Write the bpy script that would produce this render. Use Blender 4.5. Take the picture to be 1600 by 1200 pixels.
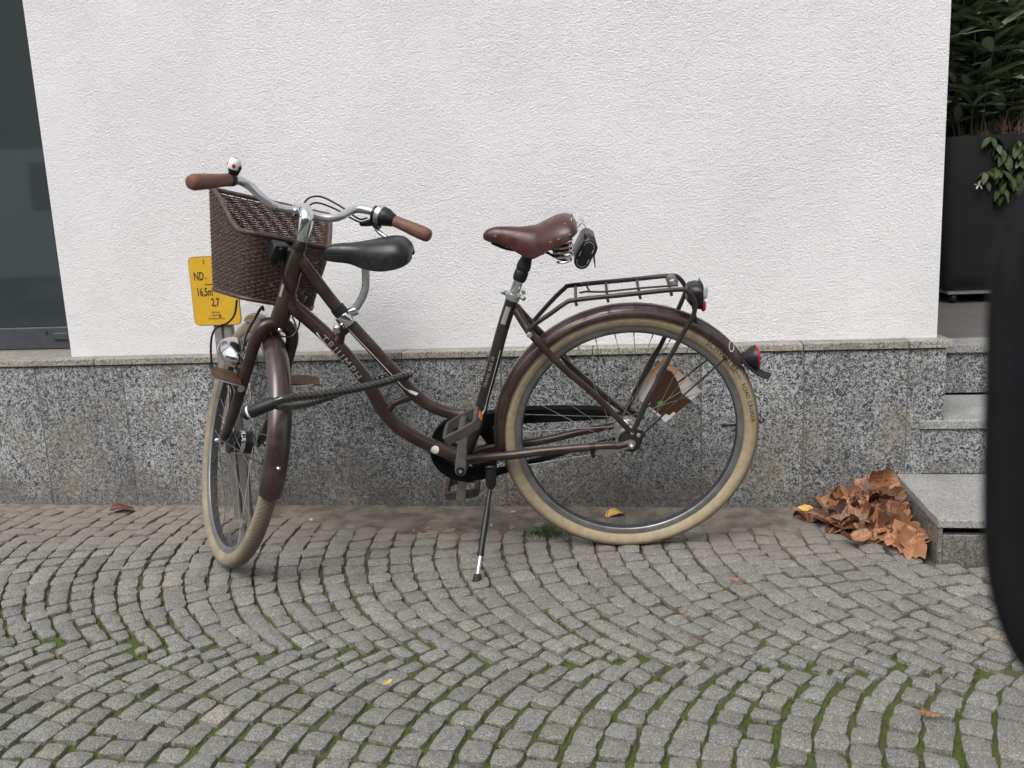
import bpy, math, random
from math import sin, cos, pi, radians, sqrt, atan2
from mathutils import Vector, Matrix, noise
random.seed(7)
S = bpy.context.scene
for o in list(bpy.data.objects): bpy.data.objects.remove(o)

# ------------------------------------------------------------------ camera
cam = bpy.data.cameras.new('camera'); camo = bpy.data.objects.new('camera', cam); S.collection.objects.link(camo)
cR = Vector((0.98718721, 0.15297823, -0.04537706)); cU = Vector((0.01552623, 0.19093796, 0.98147931)); cF = Vector((-0.15880917, 0.96960835, -0.18611634))
M = Matrix((cR, cU, -cF)).transposed().to_4x4(); M.translation = Vector((0, -2.84567536, 0.96651972))
camo.matrix_world = M
cam.sensor_width = 36; cam.sensor_fit = 'HORIZONTAL'; cam.lens = 36 * 1404.3 / 1600
cam.clip_start = 0.02; cam.clip_end = 500
cam.dof.use_dof = True; cam.dof.focus_distance = 2.65; cam.dof.aperture_fstop = 7.0
S.camera = camo
# ------------------------------------------------------------------ world, sun, exposure
SUN_EL, SUN_AZ = radians(52), radians(200)     # azimuth measured from +Y clockwise: the sun stands behind the camera
w = bpy.data.worlds.new('World'); S.world = w; w.use_nodes = True
nt = w.node_tree; nt.nodes.clear()
sky = nt.nodes.new('ShaderNodeTexSky'); sky.sky_type = 'NISHITA'; sky.sun_disc = False
sky.sun_elevation = SUN_EL; sky.sun_rotation = SUN_AZ; sky.air_density = 1.0; sky.dust_density = 4.0; sky.ozone_density = 1.0
hs = nt.nodes.new('ShaderNodeHueSaturation'); hs.inputs['Saturation'].default_value = 0.34
bg = nt.nodes.new('ShaderNodeBackground'); bg.inputs['Strength'].default_value = 0.15
wo = nt.nodes.new('ShaderNodeOutputWorld')
nt.links.new(sky.outputs[0], hs.inputs['Color']); nt.links.new(hs.outputs[0], bg.inputs[0]); nt.links.new(bg.outputs[0], wo.inputs[0])
sl = bpy.data.lights.new('sun', 'SUN'); sl.energy = 0.8; sl.angle = radians(35); sl.color = (1.0, .965, .93)
so = bpy.data.objects.new('sun', sl); S.collection.objects.link(so)
sd = Vector((sin(SUN_AZ) * cos(SUN_EL), cos(SUN_AZ) * cos(SUN_EL), sin(SUN_EL)))
so.rotation_euler = (-sd).to_track_quat('-Z', 'Y').to_euler()
S.view_settings.view_transform = 'Standard'; S.view_settings.look = 'None'; S.view_settings.gamma = 1
S.view_settings.use_curve_mapping = False; S.view_settings.exposure = 0.63
S.cycles.max_bounces = 8

# ------------------------------------------------------------------ helpers
col = S.collection
def tag(o, label=None, cat=None, group=None, kind=None):
    if label: o['label'] = label
    if cat: o['category'] = cat
    if group: o['group'] = group
    if kind: o['kind'] = kind
    return o
def empty(name, loc=(0, 0, 0), label=None, cat=None, group=None):
    o = bpy.data.objects.new(name, None); col.objects.link(o); o.location = loc; o.empty_display_size = .1
    return tag(o, label, cat, group)
def smooth_path(pts, n=6):
    P = [Vector(p) for p in pts]
    if len(P) < 3: return P
    out = []
    for i in range(len(P) - 1):
        p0 = P[i - 1] if i > 0 else P[0] * 2 - P[1]; p1 = P[i]; p2 = P[i + 1]; p3 = P[i + 2] if i + 2 < len(P) else P[-1] * 2 - P[-2]
        for k in range(n):
            t = k / n
            out.append(.5 * ((2 * p1) + (p2 - p0) * t + (2 * p0 - 5 * p1 + 4 * p2 - p3) * t * t + (3 * p1 - p0 - 3 * p2 + p3) * t ** 3))
    out.append(P[-1]); return out
class MB:
    def __init__(s, xf=None): s.v = []; s.f = []; s.xf = xf; s.uv = []; s.mi = []; s.cur = 0; s.sm = []; s.smc = True
    def add(s, vs, fs, uvs=None):
        b = len(s.v)
        s.v += [tuple(s.xf(Vector(p))) if s.xf else tuple(p) for p in vs]
        for f in fs: s.f.append([b + i for i in f]); s.mi.append(s.cur); s.sm.append(s.smc)
        s.uv += list(uvs) if uvs else [(0, 0)] * len(vs)
        return s
    def tube(s, pts, r, seg=12, smooth=6, closed=False, caps=True, flat=None):
        P = smooth_path(pts, smooth) if smooth > 1 else [Vector(p) for p in pts]
        n = len(P)
        if hasattr(r, '__len__'):
            m = len(r); R = []
            for i in range(n):
                t = i / (n - 1) * (m - 1); k = min(int(t), m - 2); R.append(r[k] + (r[k + 1] - r[k]) * (t - k))
        else: R = [r] * n
        T = []
        for i in range(n):
            if closed: a, b = P[i - 1], P[(i + 1) % n]
            else: a, b = P[max(i - 1, 0)], P[min(i + 1, n - 1)]
            d = b - a; T.append(d.normalized() if d.length > 1e-9 else Vector((0, 0, 1)))
        up = Vector((0, 0, 1)) if abs(T[0].z) < .9 else Vector((1, 0, 0))
        if flat: up = Vector(flat[0])
        N = (up - up.dot(T[0]) * T[0]).normalized()
        vs = []; fs = []; uv = []; L = 0
        for i in range(n):
            if i: N = (N - N.dot(T[i]) * T[i]); N = N.normalized() if N.length > 1e-6 else Vector((1, 0, 0)); L += (P[i] - P[i - 1]).length
            B = T[i].cross(N)
            for k in range(seg):
                a = 2 * pi * k / seg; fa = flat[1] if flat else 1
                vs.append(P[i] + R[i] * (cos(a) * N + sin(a) * B * fa)); uv.append((L, k / seg))
        m = n if closed else n - 1
        for i in range(m):
            for k in range(seg):
                a = i * seg + k; b = i * seg + (k + 1) % seg; j = (i + 1) % n
                fs.append([a, b, j * seg + (k + 1) % seg, j * seg + k])
        if caps and not closed:
            fs.append(list(range(seg))[::-1]); fs.append([(n - 1) * seg + k for k in range(seg)])
        return s.add(vs, fs, uv)
    def cyl(s, a, b, r, r2=None, seg=20, bev=0):
        a = Vector(a); b = Vector(b); r2 = r if r2 is None else r2
        if bev:
            d = (b - a).normalized() * bev
            return s.tube([a, a + d * .3, a + d, b - d, b - d * .3, b], [r - bev, r - bev * .3, r, r2, r2 - bev * .3, r2 - bev], seg, 1) if False else s.rings([(a, r - bev), (a + d * .35, r - bev * .3), (a + d, r), (b - d, r2), (b - d * .35, r2 - bev * .3), (b, r2 - bev)], seg)
        return s.rings([(a, r), (b, r2)], seg)
    def rings(s, pr, seg=20, caps=True):
        P = [Vector(p) for p, _ in pr]; T = (P[-1] - P[0]).normalized()
        up = Vector((0, 0, 1)) if abs(T.z) < .9 else Vector((1, 0, 0)); N = (up - up.dot(T) * T).normalized(); B = T.cross(N)
        vs = [p + r * (cos(2 * pi * k / seg) * N + sin(2 * pi * k / seg) * B) for p, (_, r) in zip(P, pr) for k in range(seg)]
        fs = [[i * seg + k, i * seg + (k + 1) % seg, (i + 1) * seg + (k + 1) % seg, (i + 1) * seg + k] for i in range(len(P) - 1) for k in range(seg)]
        if caps: fs += [list(range(seg))[::-1], [(len(P) - 1) * seg + k for k in range(seg)]]
        return s.add(vs, fs)
    def box(s, a, b, bev=0.0):
        x0, y0, z0 = a; x1, y1, z1 = b; e = bev; sm = s.smc; s.smc = False
        if e <= 0:
            vs = [(x, y, z) for z in (z0, z1) for y in (y0, y1) for x in (x0, x1)]
            s.add(vs, [[0, 2, 3, 1], [4, 5, 7, 6], [0, 1, 5, 4], [2, 6, 7, 3], [0, 4, 6, 2], [1, 3, 7, 5]])
        else:
            vs = []; idx = {}
            for iz, z in enumerate((z0, z1)):
                for iy, y in enumerate((y0, y1)):
                    for ix, x in enumerate((x0, x1)):
                        sx, sy, sz = (1 if ix == 0 else -1), (1 if iy == 0 else -1), (1 if iz == 0 else -1)
                        for ax, p in enumerate(((x, y + sy * e, z + sz * e), (x + sx * e, y, z + sz * e), (x + sx * e, y + sy * e, z))):
                            idx[(ix, iy, iz, ax)] = len(vs); vs.append(p)
            I = lambda ix, iy, iz, ax: idx[(ix, iy, iz, ax)]
            fs = []
            for i in (0, 1):
                q = [I(i, 0, 0, 0), I(i, 1, 0, 0), I(i, 1, 1, 0), I(i, 0, 1, 0)]; fs.append(q if i else q[::-1])
                q = [I(0, i, 0, 1), I(1, i, 0, 1), I(1, i, 1, 1), I(0, i, 1, 1)]; fs.append(q[::-1] if i else q)
                q = [I(0, 0, i, 2), I(1, 0, i, 2), I(1, 1, i, 2), I(0, 1, i, 2)]; fs.append(q if i else q[::-1])
            for i in (0, 1):
                for j in (0, 1):
                    fs.append([I(0, i, j, 1), I(1, i, j, 1), I(1, i, j, 2), I(0, i, j, 2)])
                    fs.append([I(i, 0, j, 0), I(i, 1, j, 0), I(i, 1, j, 2), I(i, 0, j, 2)])
                    fs.append([I(i, j, 0, 0), I(i, j, 1, 0), I(i, j, 1, 1), I(i, j, 0, 1)])
                    for k in (0, 1): 
                        pass
            for i in (0, 1):
                for j in (0, 1):
                    for k in (0, 1): fs.append([I(i, j, k, 0), I(i, j, k, 1), I(i, j, k, 2)])
            s.add(vs, fs)
        s.smc = sm; return s
    def prism(s, outline, a, b, axis):   # outline: list of 2-D points, mapped by axis(p2, t) -> 3-D, t in (a, b)
        n = len(outline); vs = [axis(p, a) for p in outline] + [axis(p, b) for p in outline]
        sm = s.smc; s.smc = False
        s.add(vs, [list(range(n))[::-1], list(range(n, 2 * n))] + [[i, (i + 1) % n, n + (i + 1) % n, n + i] for i in range(n)])
        s.smc = sm; return s
    def grid(s, rows, closed_u=False, uvs=None):
        n = len(rows); m = len(rows[0]); fs = []
        for i in range(n - 1):
            for k in range(m if closed_u else m - 1): fs.append([i * m + k, i * m + (k + 1) % m, (i + 1) * m + (k + 1) % m, (i + 1) * m + k])
        return s.add([p for r in rows for p in r], fs, uvs)
    def build(s, name, mat, parent=None, smooth=True, fix=True, bevel=None):
        me = bpy.data.meshes.new(name); me.from_pydata([tuple(p) for p in s.v], [], s.f)
        mats = mat if isinstance(mat, (list, tuple)) else [mat]
        for m in mats: me.materials.append(m)
        for p, i, k in zip(me.polygons, s.mi, s.sm): p.material_index = i; p.use_smooth = smooth and k
        uvl = me.uv_layers.new(name='UVMap')
        for l in me.loops: uvl.data[l.index].uv = s.uv[l.vertex_index]
        if fix:
            import bmesh
            bm = bmesh.new(); bm.from_mesh(me); bmesh.ops.recalc_face_normals(bm, faces=bm.faces); bm.to_mesh(me); bm.free()
        me.update()
        o = bpy.data.objects.new(name, me); col.objects.link(o)
        if parent: o.parent = parent
        if smooth and any(s.sm):
            try: me.set_sharp_from_angle(angle=radians(42))
            except Exception: pass
        return o
def copy_obj(o, parent=None, mat=None):
    c = o.copy(); col.objects.link(c)
    if parent: c.parent = parent
    if mat is not None: c.matrix_local = mat
    return c
_font = {}
def text_mb(mb, txt, size, mapf, spacing=1.0, sub=0, bold=0.0):
    cu = bpy.data.curves.new('t', 'FONT'); cu.body = txt; cu.size = 1.0; cu.space_character = spacing; cu.resolution_u = 3; cu.offset = bold
    ob = bpy.data.objects.new('t', cu); col.objects.link(ob)
    dg = bpy.context.evaluated_depsgraph_get(); me = bpy.data.meshes.new_from_object(ob.evaluated_get(dg))
    if sub:
        import bmesh
        bm = bmesh.new(); bm.from_mesh(me)
        for i in range(-2, 8): bmesh.ops.bisect_plane(bm, geom=bm.verts[:] + bm.edges[:] + bm.faces[:], plane_co=(0, i * .13, 0), plane_no=(0, 1, 0))
        bm.to_mesh(me); bm.free()
    vs = [mapf(v.co.x * size, v.co.y * size) for v in me.vertices]; fs = [list(p.vertices) for p in me.polygons]
    sm = mb.smc; mb.smc = False; mb.add(vs, fs); mb.smc = sm
    wd = max(v.co.x for v in me.vertices) * size
    bpy.data.objects.remove(ob); bpy.data.curves.remove(cu); bpy.data.meshes.remove(me)
    return wd

# ------------------------------------------------------------------ materials
def new_mat(name):
    m = bpy.data.materials.new(name); m.use_nodes = True; nt = m.node_tree
    b = nt.nodes['Principled BSDF']; return m, nt, b
def setp(b, **k):
    for a, v in k.items(): b.inputs[a.replace('_', ' ')].default_value = v
def N(nt, t, **k):
    n = nt.nodes.new(t)
    for a, v in k.items():
        if a.startswith('i_'): n.inputs[a[2:].replace('_', ' ')].default_value = v
        else: setattr(n, a, v)
    return n
def ramp(nt, src, stops, interp='LINEAR'):
    r = nt.nodes.new('ShaderNodeValToRGB'); r.color_ramp.interpolation = interp
    while len(r.color_ramp.elements) < len(stops): r.color_ramp.elements.new(.5)
    for e, (p, c) in zip(r.color_ramp.elements, stops):
        e.position = p; e.color = (c, c, c, 1) if not hasattr(c, '__len__') else tuple(c) + (1,)
    nt.links.new(src, r.inputs[0]); return r.outputs[0]
def noise_n(nt, vec, scale, detail=3, rough=.55, dist=0, out=0):
    n = nt.nodes.new('ShaderNodeTexNoise'); n.inputs['Scale'].default_value = scale; n.inputs['Detail'].default_value = detail
    n.inputs['Roughness'].default_value = rough; n.inputs['Distortion'].default_value = dist
    if vec is not None: nt.links.new(vec, n.inputs['Vector'])
    return n.outputs[out]
def mixc(nt, fac, a, b, mode='MIX'):
    n = nt.nodes.new('ShaderNodeMix'); n.data_type = 'RGBA'; n.blend_type = mode
    for sock, v in ((n.inputs[0], fac), (n.inputs[6], a), (n.inputs[7], b)):
        if hasattr(v, 'is_linked'): nt.links.new(v, sock)
        elif hasattr(v, '__len__'): sock.default_value = tuple(v) + ((1,) if len(v) == 3 else ())
        else: sock.default_value = v
    return n.outputs[2]
def math_n(nt, op, a, b=None, c=None, clamp=False):
    n = nt.nodes.new('ShaderNodeMath'); n.operation = op; n.use_clamp = clamp
    for i, v in enumerate((a, b, c)):
        if v is None: continue
        if hasattr(v, 'is_linked'): nt.links.new(v, n.inputs[i])
        else: n.inputs[i].default_value = v
    return n.outputs[0]
def bump(nt, b, h, strength, dist, normal=None):
    n = nt.nodes.new('ShaderNodeBump'); n.inputs['Strength'].default_value = strength; n.inputs['Distance'].default_value = dist
    nt.links.new(h, n.inputs['Height'])
    if normal: nt.links.new(normal, n.inputs['Normal'])
    nt.links.new(n.outputs[0], b.inputs['Normal']); return n.outputs[0]
def geo(nt): return nt.nodes.new('ShaderNodeNewGeometry').outputs['Position']
def texc(nt, k='Object'): return nt.nodes.new('ShaderNodeTexCoord').outputs[k]
def vscale(nt, v, s):
    m = nt.nodes.new('ShaderNodeMapping'); m.inputs['Scale'].default_value = s; nt.links.new(v, m.inputs[0]); return m.outputs[0]
def simple(name, colr, rough=.5, metal=0, var=.15, vscl=60, bmp=0, coat=0, spec=.5):
    m, nt, b = new_mat(name); t = texc(nt)
    n = noise_n(nt, t, vscl, 4, .6)
    f = ramp(nt, n, [(.3, 1 - var), (.7, 1 + var * .6)])
    c = mixc(nt, 1.0, colr, f, 'MULTIPLY'); nt.links.new(c, b.inputs['Base Color'])
    nt.links.new(ramp(nt, noise_n(nt, t, vscl * .4, 3), [(.3, max(0, rough - .08)), (.7, min(1, rough + .1))]), b.inputs['Roughness'])
    setp(b, Metallic=metal); b.inputs['Coat Weight'].default_value = coat; b.inputs['Specular IOR Level'].default_value = spec
    if bmp: bump(nt, b, noise_n(nt, t, vscl * 5, 3), bmp, .001)
    return m
MT = {}
# brown metallic frame paint with dust and scratches
def mk_paint(name, base, dusty=.25):
    m, nt, b = new_mat(name); t = texc(nt)
    n = noise_n(nt, t, 18, 5, .65)
    dust = ramp(nt, n, [(.45, 0.0), (.75, dusty)])
    c = mixc(nt, dust, base, (.17, .14, .12))
    scr = ramp(nt, noise_n(nt, vscale(nt, t, (1, 1, 3)), 130, 3, .8), [(.72, 0.0), (.76, .35)])
    c = mixc(nt, scr, c, (.3, .26, .23)); nt.links.new(c, b.inputs['Base Color'])
    setp(b, Metallic=.35); nt.links.new(ramp(nt, n, [(.3, .33), (.7, .5)]), b.inputs['Roughness'])
    b.inputs['Coat Weight'].default_value = .35; b.inputs['Coat Roughness'].default_value = .3
    return m
MT['paint'] = mk_paint('brown_frame_paint', (.036, .0195, .0155))
MT['fender'] = mk_paint('brown_fender_paint', (.038, .0205, .018), .3); 
MT['fender'].node_tree.nodes['Principled BSDF'].inputs['Coat Weight'].default_value = .8
MT['fender'].node_tree.nodes['Principled BSDF'].inputs['Coat Roughness'].default_value = .14
MT['rackp'] = mk_paint('dark_rack_paint', (.028, .0225, .021), .2)
MT['black'] = simple('black_plastic', (.008, .008, .009), .45, 0, .3, 40, .15)
MT['rubber'] = simple('black_rubber', (.018, .018, .019), .7, 0, .3, 60, .3)
MT['chrome'] = simple('chrome', (.72, .72, .73), .12, 1, .12, 20)
MT['alu'] = simple('brushed_aluminium', (.58, .59, .60), .32, .85, .1, 60)
MT['dullalu'] = simple('dull_grey_aluminium', (.30, .29, .28), .45, .7, .25, 60)
MT['steel'] = simple('spoke_steel', (.26, .255, .245), .5, .7, .3, 30)
MT['rim'] = simple('grey_rim', (.24, .24, .235), .38, .6, .25, 30)
MT['rimdark'] = simple('dark_rim_bed', (.055, .058, .065), .5, .3, .25, 30)
MT['galv'] = simple('galvanised_post', (.26, .25, .235), .6, .3, .25, 30, .2)
MT['red'] = simple('red_reflector', (.38, .012, .016), .2, 0, .1, 30)
MT['redcloth'] = simple('red_cloth', (.16, .012, .018), .8, 0, .4, 60, .5)
MT['orange'] = simple('orange_reflector', (.65, .16, .03), .3, 0, .1, 30)
MT['glassgrey'] = simple('clear_lens', (.55, .57, .6), .12, 0, .1, 30, 0, .6)
MT['white'] = simple('white_print', (.72, .72, .72), .45, 0, .08, 30)
MT['silverprint'] = simple('silver_print', (.42, .40, .38), .4, .4, .1, 30)
MT['darkprint'] = simple('dark_print', (.02, .018, .016), .6, 0, .1, 30)
MT['copper'] = simple('rusty_brown_plate', (.105, .052, .034), .5, .3, .35, 50, .3)
MT['pedal'] = simple('grey_pedal_rubber', (.055, .050, .045), .7, 0, .35, 60, .4)
MT['lockrub'] = simple('black_lock_rubber', (.010, .010, .012), .5, 0, .2, 40, .2)
MT['locksteel'] = simple('smoked_lock_sleeve', (.035, .032, .026), .22, .2, .35, 50, 0, .5)
MT['stitch'] = simple('white_stitching', (.6, .58, .52), .8)
MT['bagblack'] = simple('black_bag_leather', (.009, .009, .010), .38, 0, .3, 60, .4)
MT['cable'] = simple('black_cable', (.008, .008, .009), .35, 0, .1, 40)
def mk_leather(name, a, bb, rough, sc=25):
    m, nt, b = new_mat(name); t = texc(nt)
    c = mixc(nt, ramp(nt, noise_n(nt, t, sc, 5, .7), [(.3, 0), (.7, 1)]), a, bb); nt.links.new(c, b.inputs['Base Color'])
    nt.links.new(ramp(nt, noise_n(nt, t, sc * 2, 3), [(.3, rough - .08), (.7, rough + .12)]), b.inputs['Roughness'])
    v = nt.nodes.new('ShaderNodeTexVoronoi'); v.inputs['Scale'].default_value = 420; nt.links.new(t, v.inputs[0])
    bump(nt, b, v.outputs[0], .18, .0006); return m
MT['leather'] = mk_leather('brown_saddle_leather', (.030, .009, .008), (.078, .024, .020), .34)
MT['grip'] = mk_leather('brown_grip_leather', (.115, .050, .032), (.20, .095, .065), .6, 40)
MT['vinyl'] = mk_leather('black_saddle_vinyl', (.006, .006, .008), (.013, .013, .016), .36, 30)
# cream tyre: cream sidewall, dirtier tread with chevron grooves (uv: u = metres round the tyre, v = 0..1 round the section, .5 = outermost)
m, nt, b = new_mat('cream_tyre'); uv = texc(nt, 'UV'); sp = nt.nodes.new('ShaderNodeSeparateXYZ'); nt.links.new(uv, sp.inputs[0])
vv = math_n(nt, 'ABSOLUTE', math_n(nt, 'SUBTRACT', sp.outputs[1], .5))
nz = noise_n(nt, texc(nt), 45, 5, .7)
tread = ramp(nt, math_n(nt, 'ADD', vv, math_n(nt, 'MULTIPLY', math_n(nt, 'SUBTRACT', nz, .5), .09)), [(.10, 1.0), (.19, 0.0)])
c = mixc(nt, ramp(nt, nz, [(.3, 0), (.7, 1)]), (.46, .385, .255), (.33, .27, .175))
c = mixc(nt, math_n(nt, 'MULTIPLY', tread, .8), c, (.19, .14, .08))
ch = math_n(nt, 'FRACT', math_n(nt, 'ADD', math_n(nt, 'MULTIPLY', sp.outputs[0], 70.0), math_n(nt, 'MULTIPLY', vv, -11.0)))
gro = ramp(nt, math_n(nt, 'ABSOLUTE', math_n(nt, 'SUBTRACT', ch, .5)), [(.08, 1.0), (.14, 0.0)])
gro = math_n(nt, 'MULTIPLY', gro, ramp(nt, vv, [(.15, 1.0), (.17, 0.0)]))
c = mixc(nt, math_n(nt, 'MULTIPLY', gro, .85), c, (.05, .04, .025))
edge = ramp(nt, vv, [(.36, 0.0), (.41, 1.0)])
c = mixc(nt, math_n(nt, 'MULTIPLY', edge, .45), c, (.10, .085, .06))
nt.links.new(c, b.inputs['Base Color']); setp(b, Roughness=.75)
bump(nt, b, math_n(nt, 'SUBTRACT', math_n(nt, 'MULTIPLY', nz, .4), gro), .5, .002)
MT['tyre'] = m
m2 = m.copy(); m2.name = 'dirty_cream_tyre'; nt = m2.node_tree; b = nt.nodes['Principled BSDF']; src = b.inputs['Base Color'].links[0].from_socket
d_ = ramp(nt, noise_n(nt, texc(nt), 16, 5, .7), [(.3, .5), (.6, 1.0)])
nt.links.new(mixc(nt, d_, src, mixc(nt, .65, src, (.11, .105, .09))), b.inputs['Base Color']); MT['tyre2'] = m2
# stucco
m, nt, b = new_mat('white_stucco'); g = geo(nt)
w1 = noise_n(nt, vscale(nt, g, (1, 1, 1.25)), 140, 4, .62, .0); w2 = noise_n(nt, g, 330, 2, .6)
patch = ramp(nt, noise_n(nt, g, 2.2, 4, .6), [(.3, .55), (.7, 1.0)])
w3 = noise_n(nt, g, 48, 2, .5)
hh = math_n(nt, 'ADD', math_n(nt, 'MULTIPLY', w1, 1.15), math_n(nt, 'ADD', math_n(nt, 'MULTIPLY', w2, .42), math_n(nt, 'MULTIPLY', w3, .5)))
hh = math_n(nt, 'MULTIPLY', hh, patch)
bump(nt, b, hh, .9, .0070)
c = mixc(nt, ramp(nt, noise_n(nt, vscale(nt, g, (1.3, 1, .8)), 1.6, 6, .65), [(.32, 0), (.72, 1)]), (.81, .808, .82), (.745, .742, .752))
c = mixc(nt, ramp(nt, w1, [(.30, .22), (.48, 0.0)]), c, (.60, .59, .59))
vo = nt.nodes.new('ShaderNodeTexVoronoi'); vo.inputs['Scale'].default_value = 2.1; nt.links.new(vscale(nt, g, (1, 1, 2.2)), vo.inputs[0])
sm_ = math_n(nt, 'MULTIPLY', ramp(nt, vo.outputs[0], [(.0, 1.0), (.09, 0.0)]), ramp(nt, noise_n(nt, g, 60, 3, .7), [(.5, 0), (.62, .35)]))
c = mixc(nt, sm_, c, (.42, .40, .36))
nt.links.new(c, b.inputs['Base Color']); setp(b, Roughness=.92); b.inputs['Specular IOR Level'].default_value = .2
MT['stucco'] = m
# granite
def mk_granite(name, lo, mid, hi, sc=120, stain=True, rough=.45, flat=0):
    m, nt, b = new_mat(name); g = geo(nt)
    off = nt.nodes.new('ShaderNodeObjectInfo'); va = nt.nodes.new('ShaderNodeVectorMath'); va.operation = 'ADD'
    nt.links.new(g, va.inputs[0]); mu = nt.nodes.new('ShaderNodeVectorMath'); mu.operation = 'SCALE'
    cm = nt.nodes.new('ShaderNodeCombineXYZ'); 
    for i in range(3): nt.links.new(off.outputs['Random'], cm.inputs[i])
    nt.links.new(cm.outputs[0], mu.inputs[0]); mu.inputs['Scale'].default_value = 37.0; nt.links.new(mu.outputs[0], va.inputs[1]); p = va.outputs[0]
    n1 = noise_n(nt, p, sc, 3, .55, 1.6)
    c = ramp(nt, n1, [(.385, lo), (.425, tuple(x * 2.2 for x in lo)), (.46, mid), (.50, mid), (.54, hi), (.72, tuple(min(1, x * 1.1) for x in hi))])
    n2 = noise_n(nt, p, sc * 3, 2, .6)
    c = mixc(nt, ramp(nt, n2, [(.56, 0), (.64, .55)]), c, tuple(x * .5 for x in mid))
    big = noise_n(nt, p, 7, 4, .6)
    c = mixc(nt, 1.0, c, ramp(nt, off.outputs['Random'], [(0, .86), (1, 1.12)]), 'MULTIPLY')
    c = mixc(nt, 1.0, c, ramp(nt, big, [(.3, .74), (.7, 1.12)]), 'MULTIPLY')
    if stain:
        sp = nt.nodes.new('ShaderNodeSeparateXYZ'); nt.links.new(g, sp.inputs[0])
        low = ramp(nt, math_n(nt, 'ADD', sp.outputs[2], math_n(nt, 'MULTIPLY', math_n(nt, 'SUBTRACT', noise_n(nt, g, 4.5, 5, .65), .5), .75)), [(0.0, .62), (.22, 0.0)])
        c = mixc(nt, low, c, (.115, .10, .085))
        st = ramp(nt, noise_n(nt, vscale(nt, g, (1, 1, .5)), 4.5, 5, .7), [(.52, 0), (.70, .5)])
        c = mixc(nt, st, c, (.24, .20, .135))
    nt.links.new(c, b.inputs['Base Color']); nt.links.new(ramp(nt, n1, [(.4, rough - .1), (.6, rough + .1)]), b.inputs['Roughness'])
    bump(nt, b, n1, .06, .001); return m
MT['granite'] = mk_granite('speckled_granite', (.017, .024, .036), (.13, .141, .150), (.43, .44, .43), 116)
MT['granite_dull'] = mk_granite('dull_granite', (.03, .033, .036), (.125, .13, .125), (.34, .345, .325), 105)
MT['coping'] = mk_granite('weathered_coping', (.05, .05, .045), (.27, .255, .225), (.40, .38, .335), 170, False, .7)
MT['treadst'] = mk_granite('stone_tread', (.10, .10, .10), (.34, .345, .33), (.46, .46, .44), 210, False, .6)
MT['mortar'] = simple('grey_brown_mortar', (.17, .155, .135), .9, 0, .25, 60, .4)
# cobbles
m, nt, b = new_mat('cobble_granite'); g = geo(nt)
at = nt.nodes.new('ShaderNodeAttribute'); at.attribute_name = 'tint'
n1 = noise_n(nt, g, 330, 4, .75); n2 = noise_n(nt, g, 60, 4, .65); n3 = noise_n(nt, g, 150, 4, .7, .4)
c = mixc(nt, ramp(nt, n2, [(.3, 0), (.7, 1)]), (.150, .147, .131), (.262, .257, .230))
c = mixc(nt, ramp(nt, n1, [(.52, 0), (.62, .85)]), c, (.56, .545, .50))
c = mixc(nt, ramp(nt, n1, [(.36, .7), (.44, 0)]), c, (.06, .059, .055))
c = mixc(nt, 1.0, c, at.outputs['Color'], 'MULTIPLY')
sp = nt.nodes.new('ShaderNodeSeparateXYZ'); nt.links.new(g, sp.inputs[0])
wl = math_n(nt, 'ADD', sp.outputs[1], math_n(nt, 'MULTIPLY', math_n(nt, 'SUBTRACT', noise_n(nt, g, 7, 5, .7), .5), .5))
dirtf = math_n(nt, 'MULTIPLY', ramp(nt, wl, [(.0, 0.0), (1.0, 1.0)]), 1.0)
rw = nt.nodes.new('ShaderNodeMapRange'); rw.inputs['From Min'].default_value = -.46; rw.inputs['From Max'].default_value = -.16; nt.links.new(wl, rw.inputs['Value'])
c = mixc(nt, math_n(nt, 'MULTIPLY', rw.outputs[0], .8), c, (.255, .222, .187))
nt.links.new(c, b.inputs['Base Color']); setp(b, Roughness=.78)
bump(nt, b, math_n(nt, 'ADD', n3, math_n(nt, 'MULTIPLY', n1, .35)), 1.0, .0068)
MT['cobble'] = m
# joints: dirt near the wall, moss farther out
m, nt, b = new_mat('joint_earth_and_moss'); g = geo(nt)
sp = nt.nodes.new('ShaderNodeSeparateXYZ'); nt.links.new(g, sp.inputs[0])
nn = noise_n(nt, g, 5, 5, .7); nf = noise_n(nt, g, 220, 4, .75)
rw = nt.nodes.new('ShaderNodeMapRange'); rw.inputs['From Min'].default_value = -.55; rw.inputs['From Max'].default_value = -1.0
nt.links.new(math_n(nt, 'ADD', sp.outputs[1], math_n(nt, 'MULTIPLY', math_n(nt, 'SUBTRACT', nn, .5), .7)), rw.inputs['Value'])
earth = mixc(nt, ramp(nt, nf, [(.3, 0), (.7, 1)]), (.085, .068, .052), (.16, .13, .105))
dirt = mixc(nt, ramp(nt, nf, [(.3, 0), (.72, 1)]), (.185, .158, .132), (.32, .283, .243))
dn = nt.nodes.new('ShaderNodeMapRange'); dn.inputs['From Min'].default_value = -.36; dn.inputs['From Max'].default_value = -.12
nt.links.new(math_n(nt, 'ADD', sp.outputs[1], math_n(nt, 'MULTIPLY', math_n(nt, 'SUBTRACT', noise_n(nt, g, 9, 4), .5), .3)), dn.inputs['Value'])
c = mixc(nt, dn.outputs[0], earth, dirt)
dark = ramp(nt, noise_n(nt, g, 14, 4), [(.4, .6), (.6, 1.0)])
moss = mixc(nt, ramp(nt, noise_n(nt, g, 380, 3, .7), [(.3, 0), (.7, 1)]), (.040, .064, .012), (.115, .150, .036))
mf = math_n(nt, 'MULTIPLY', rw.outputs[0], ramp(nt, noise_n(nt, g, 16, 4, .7), [(.33, .2), (.50, .95)]))
c = mixc(nt, mf, mixc(nt, 1.0, c, dark, 'MULTIPLY'), moss)
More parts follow.
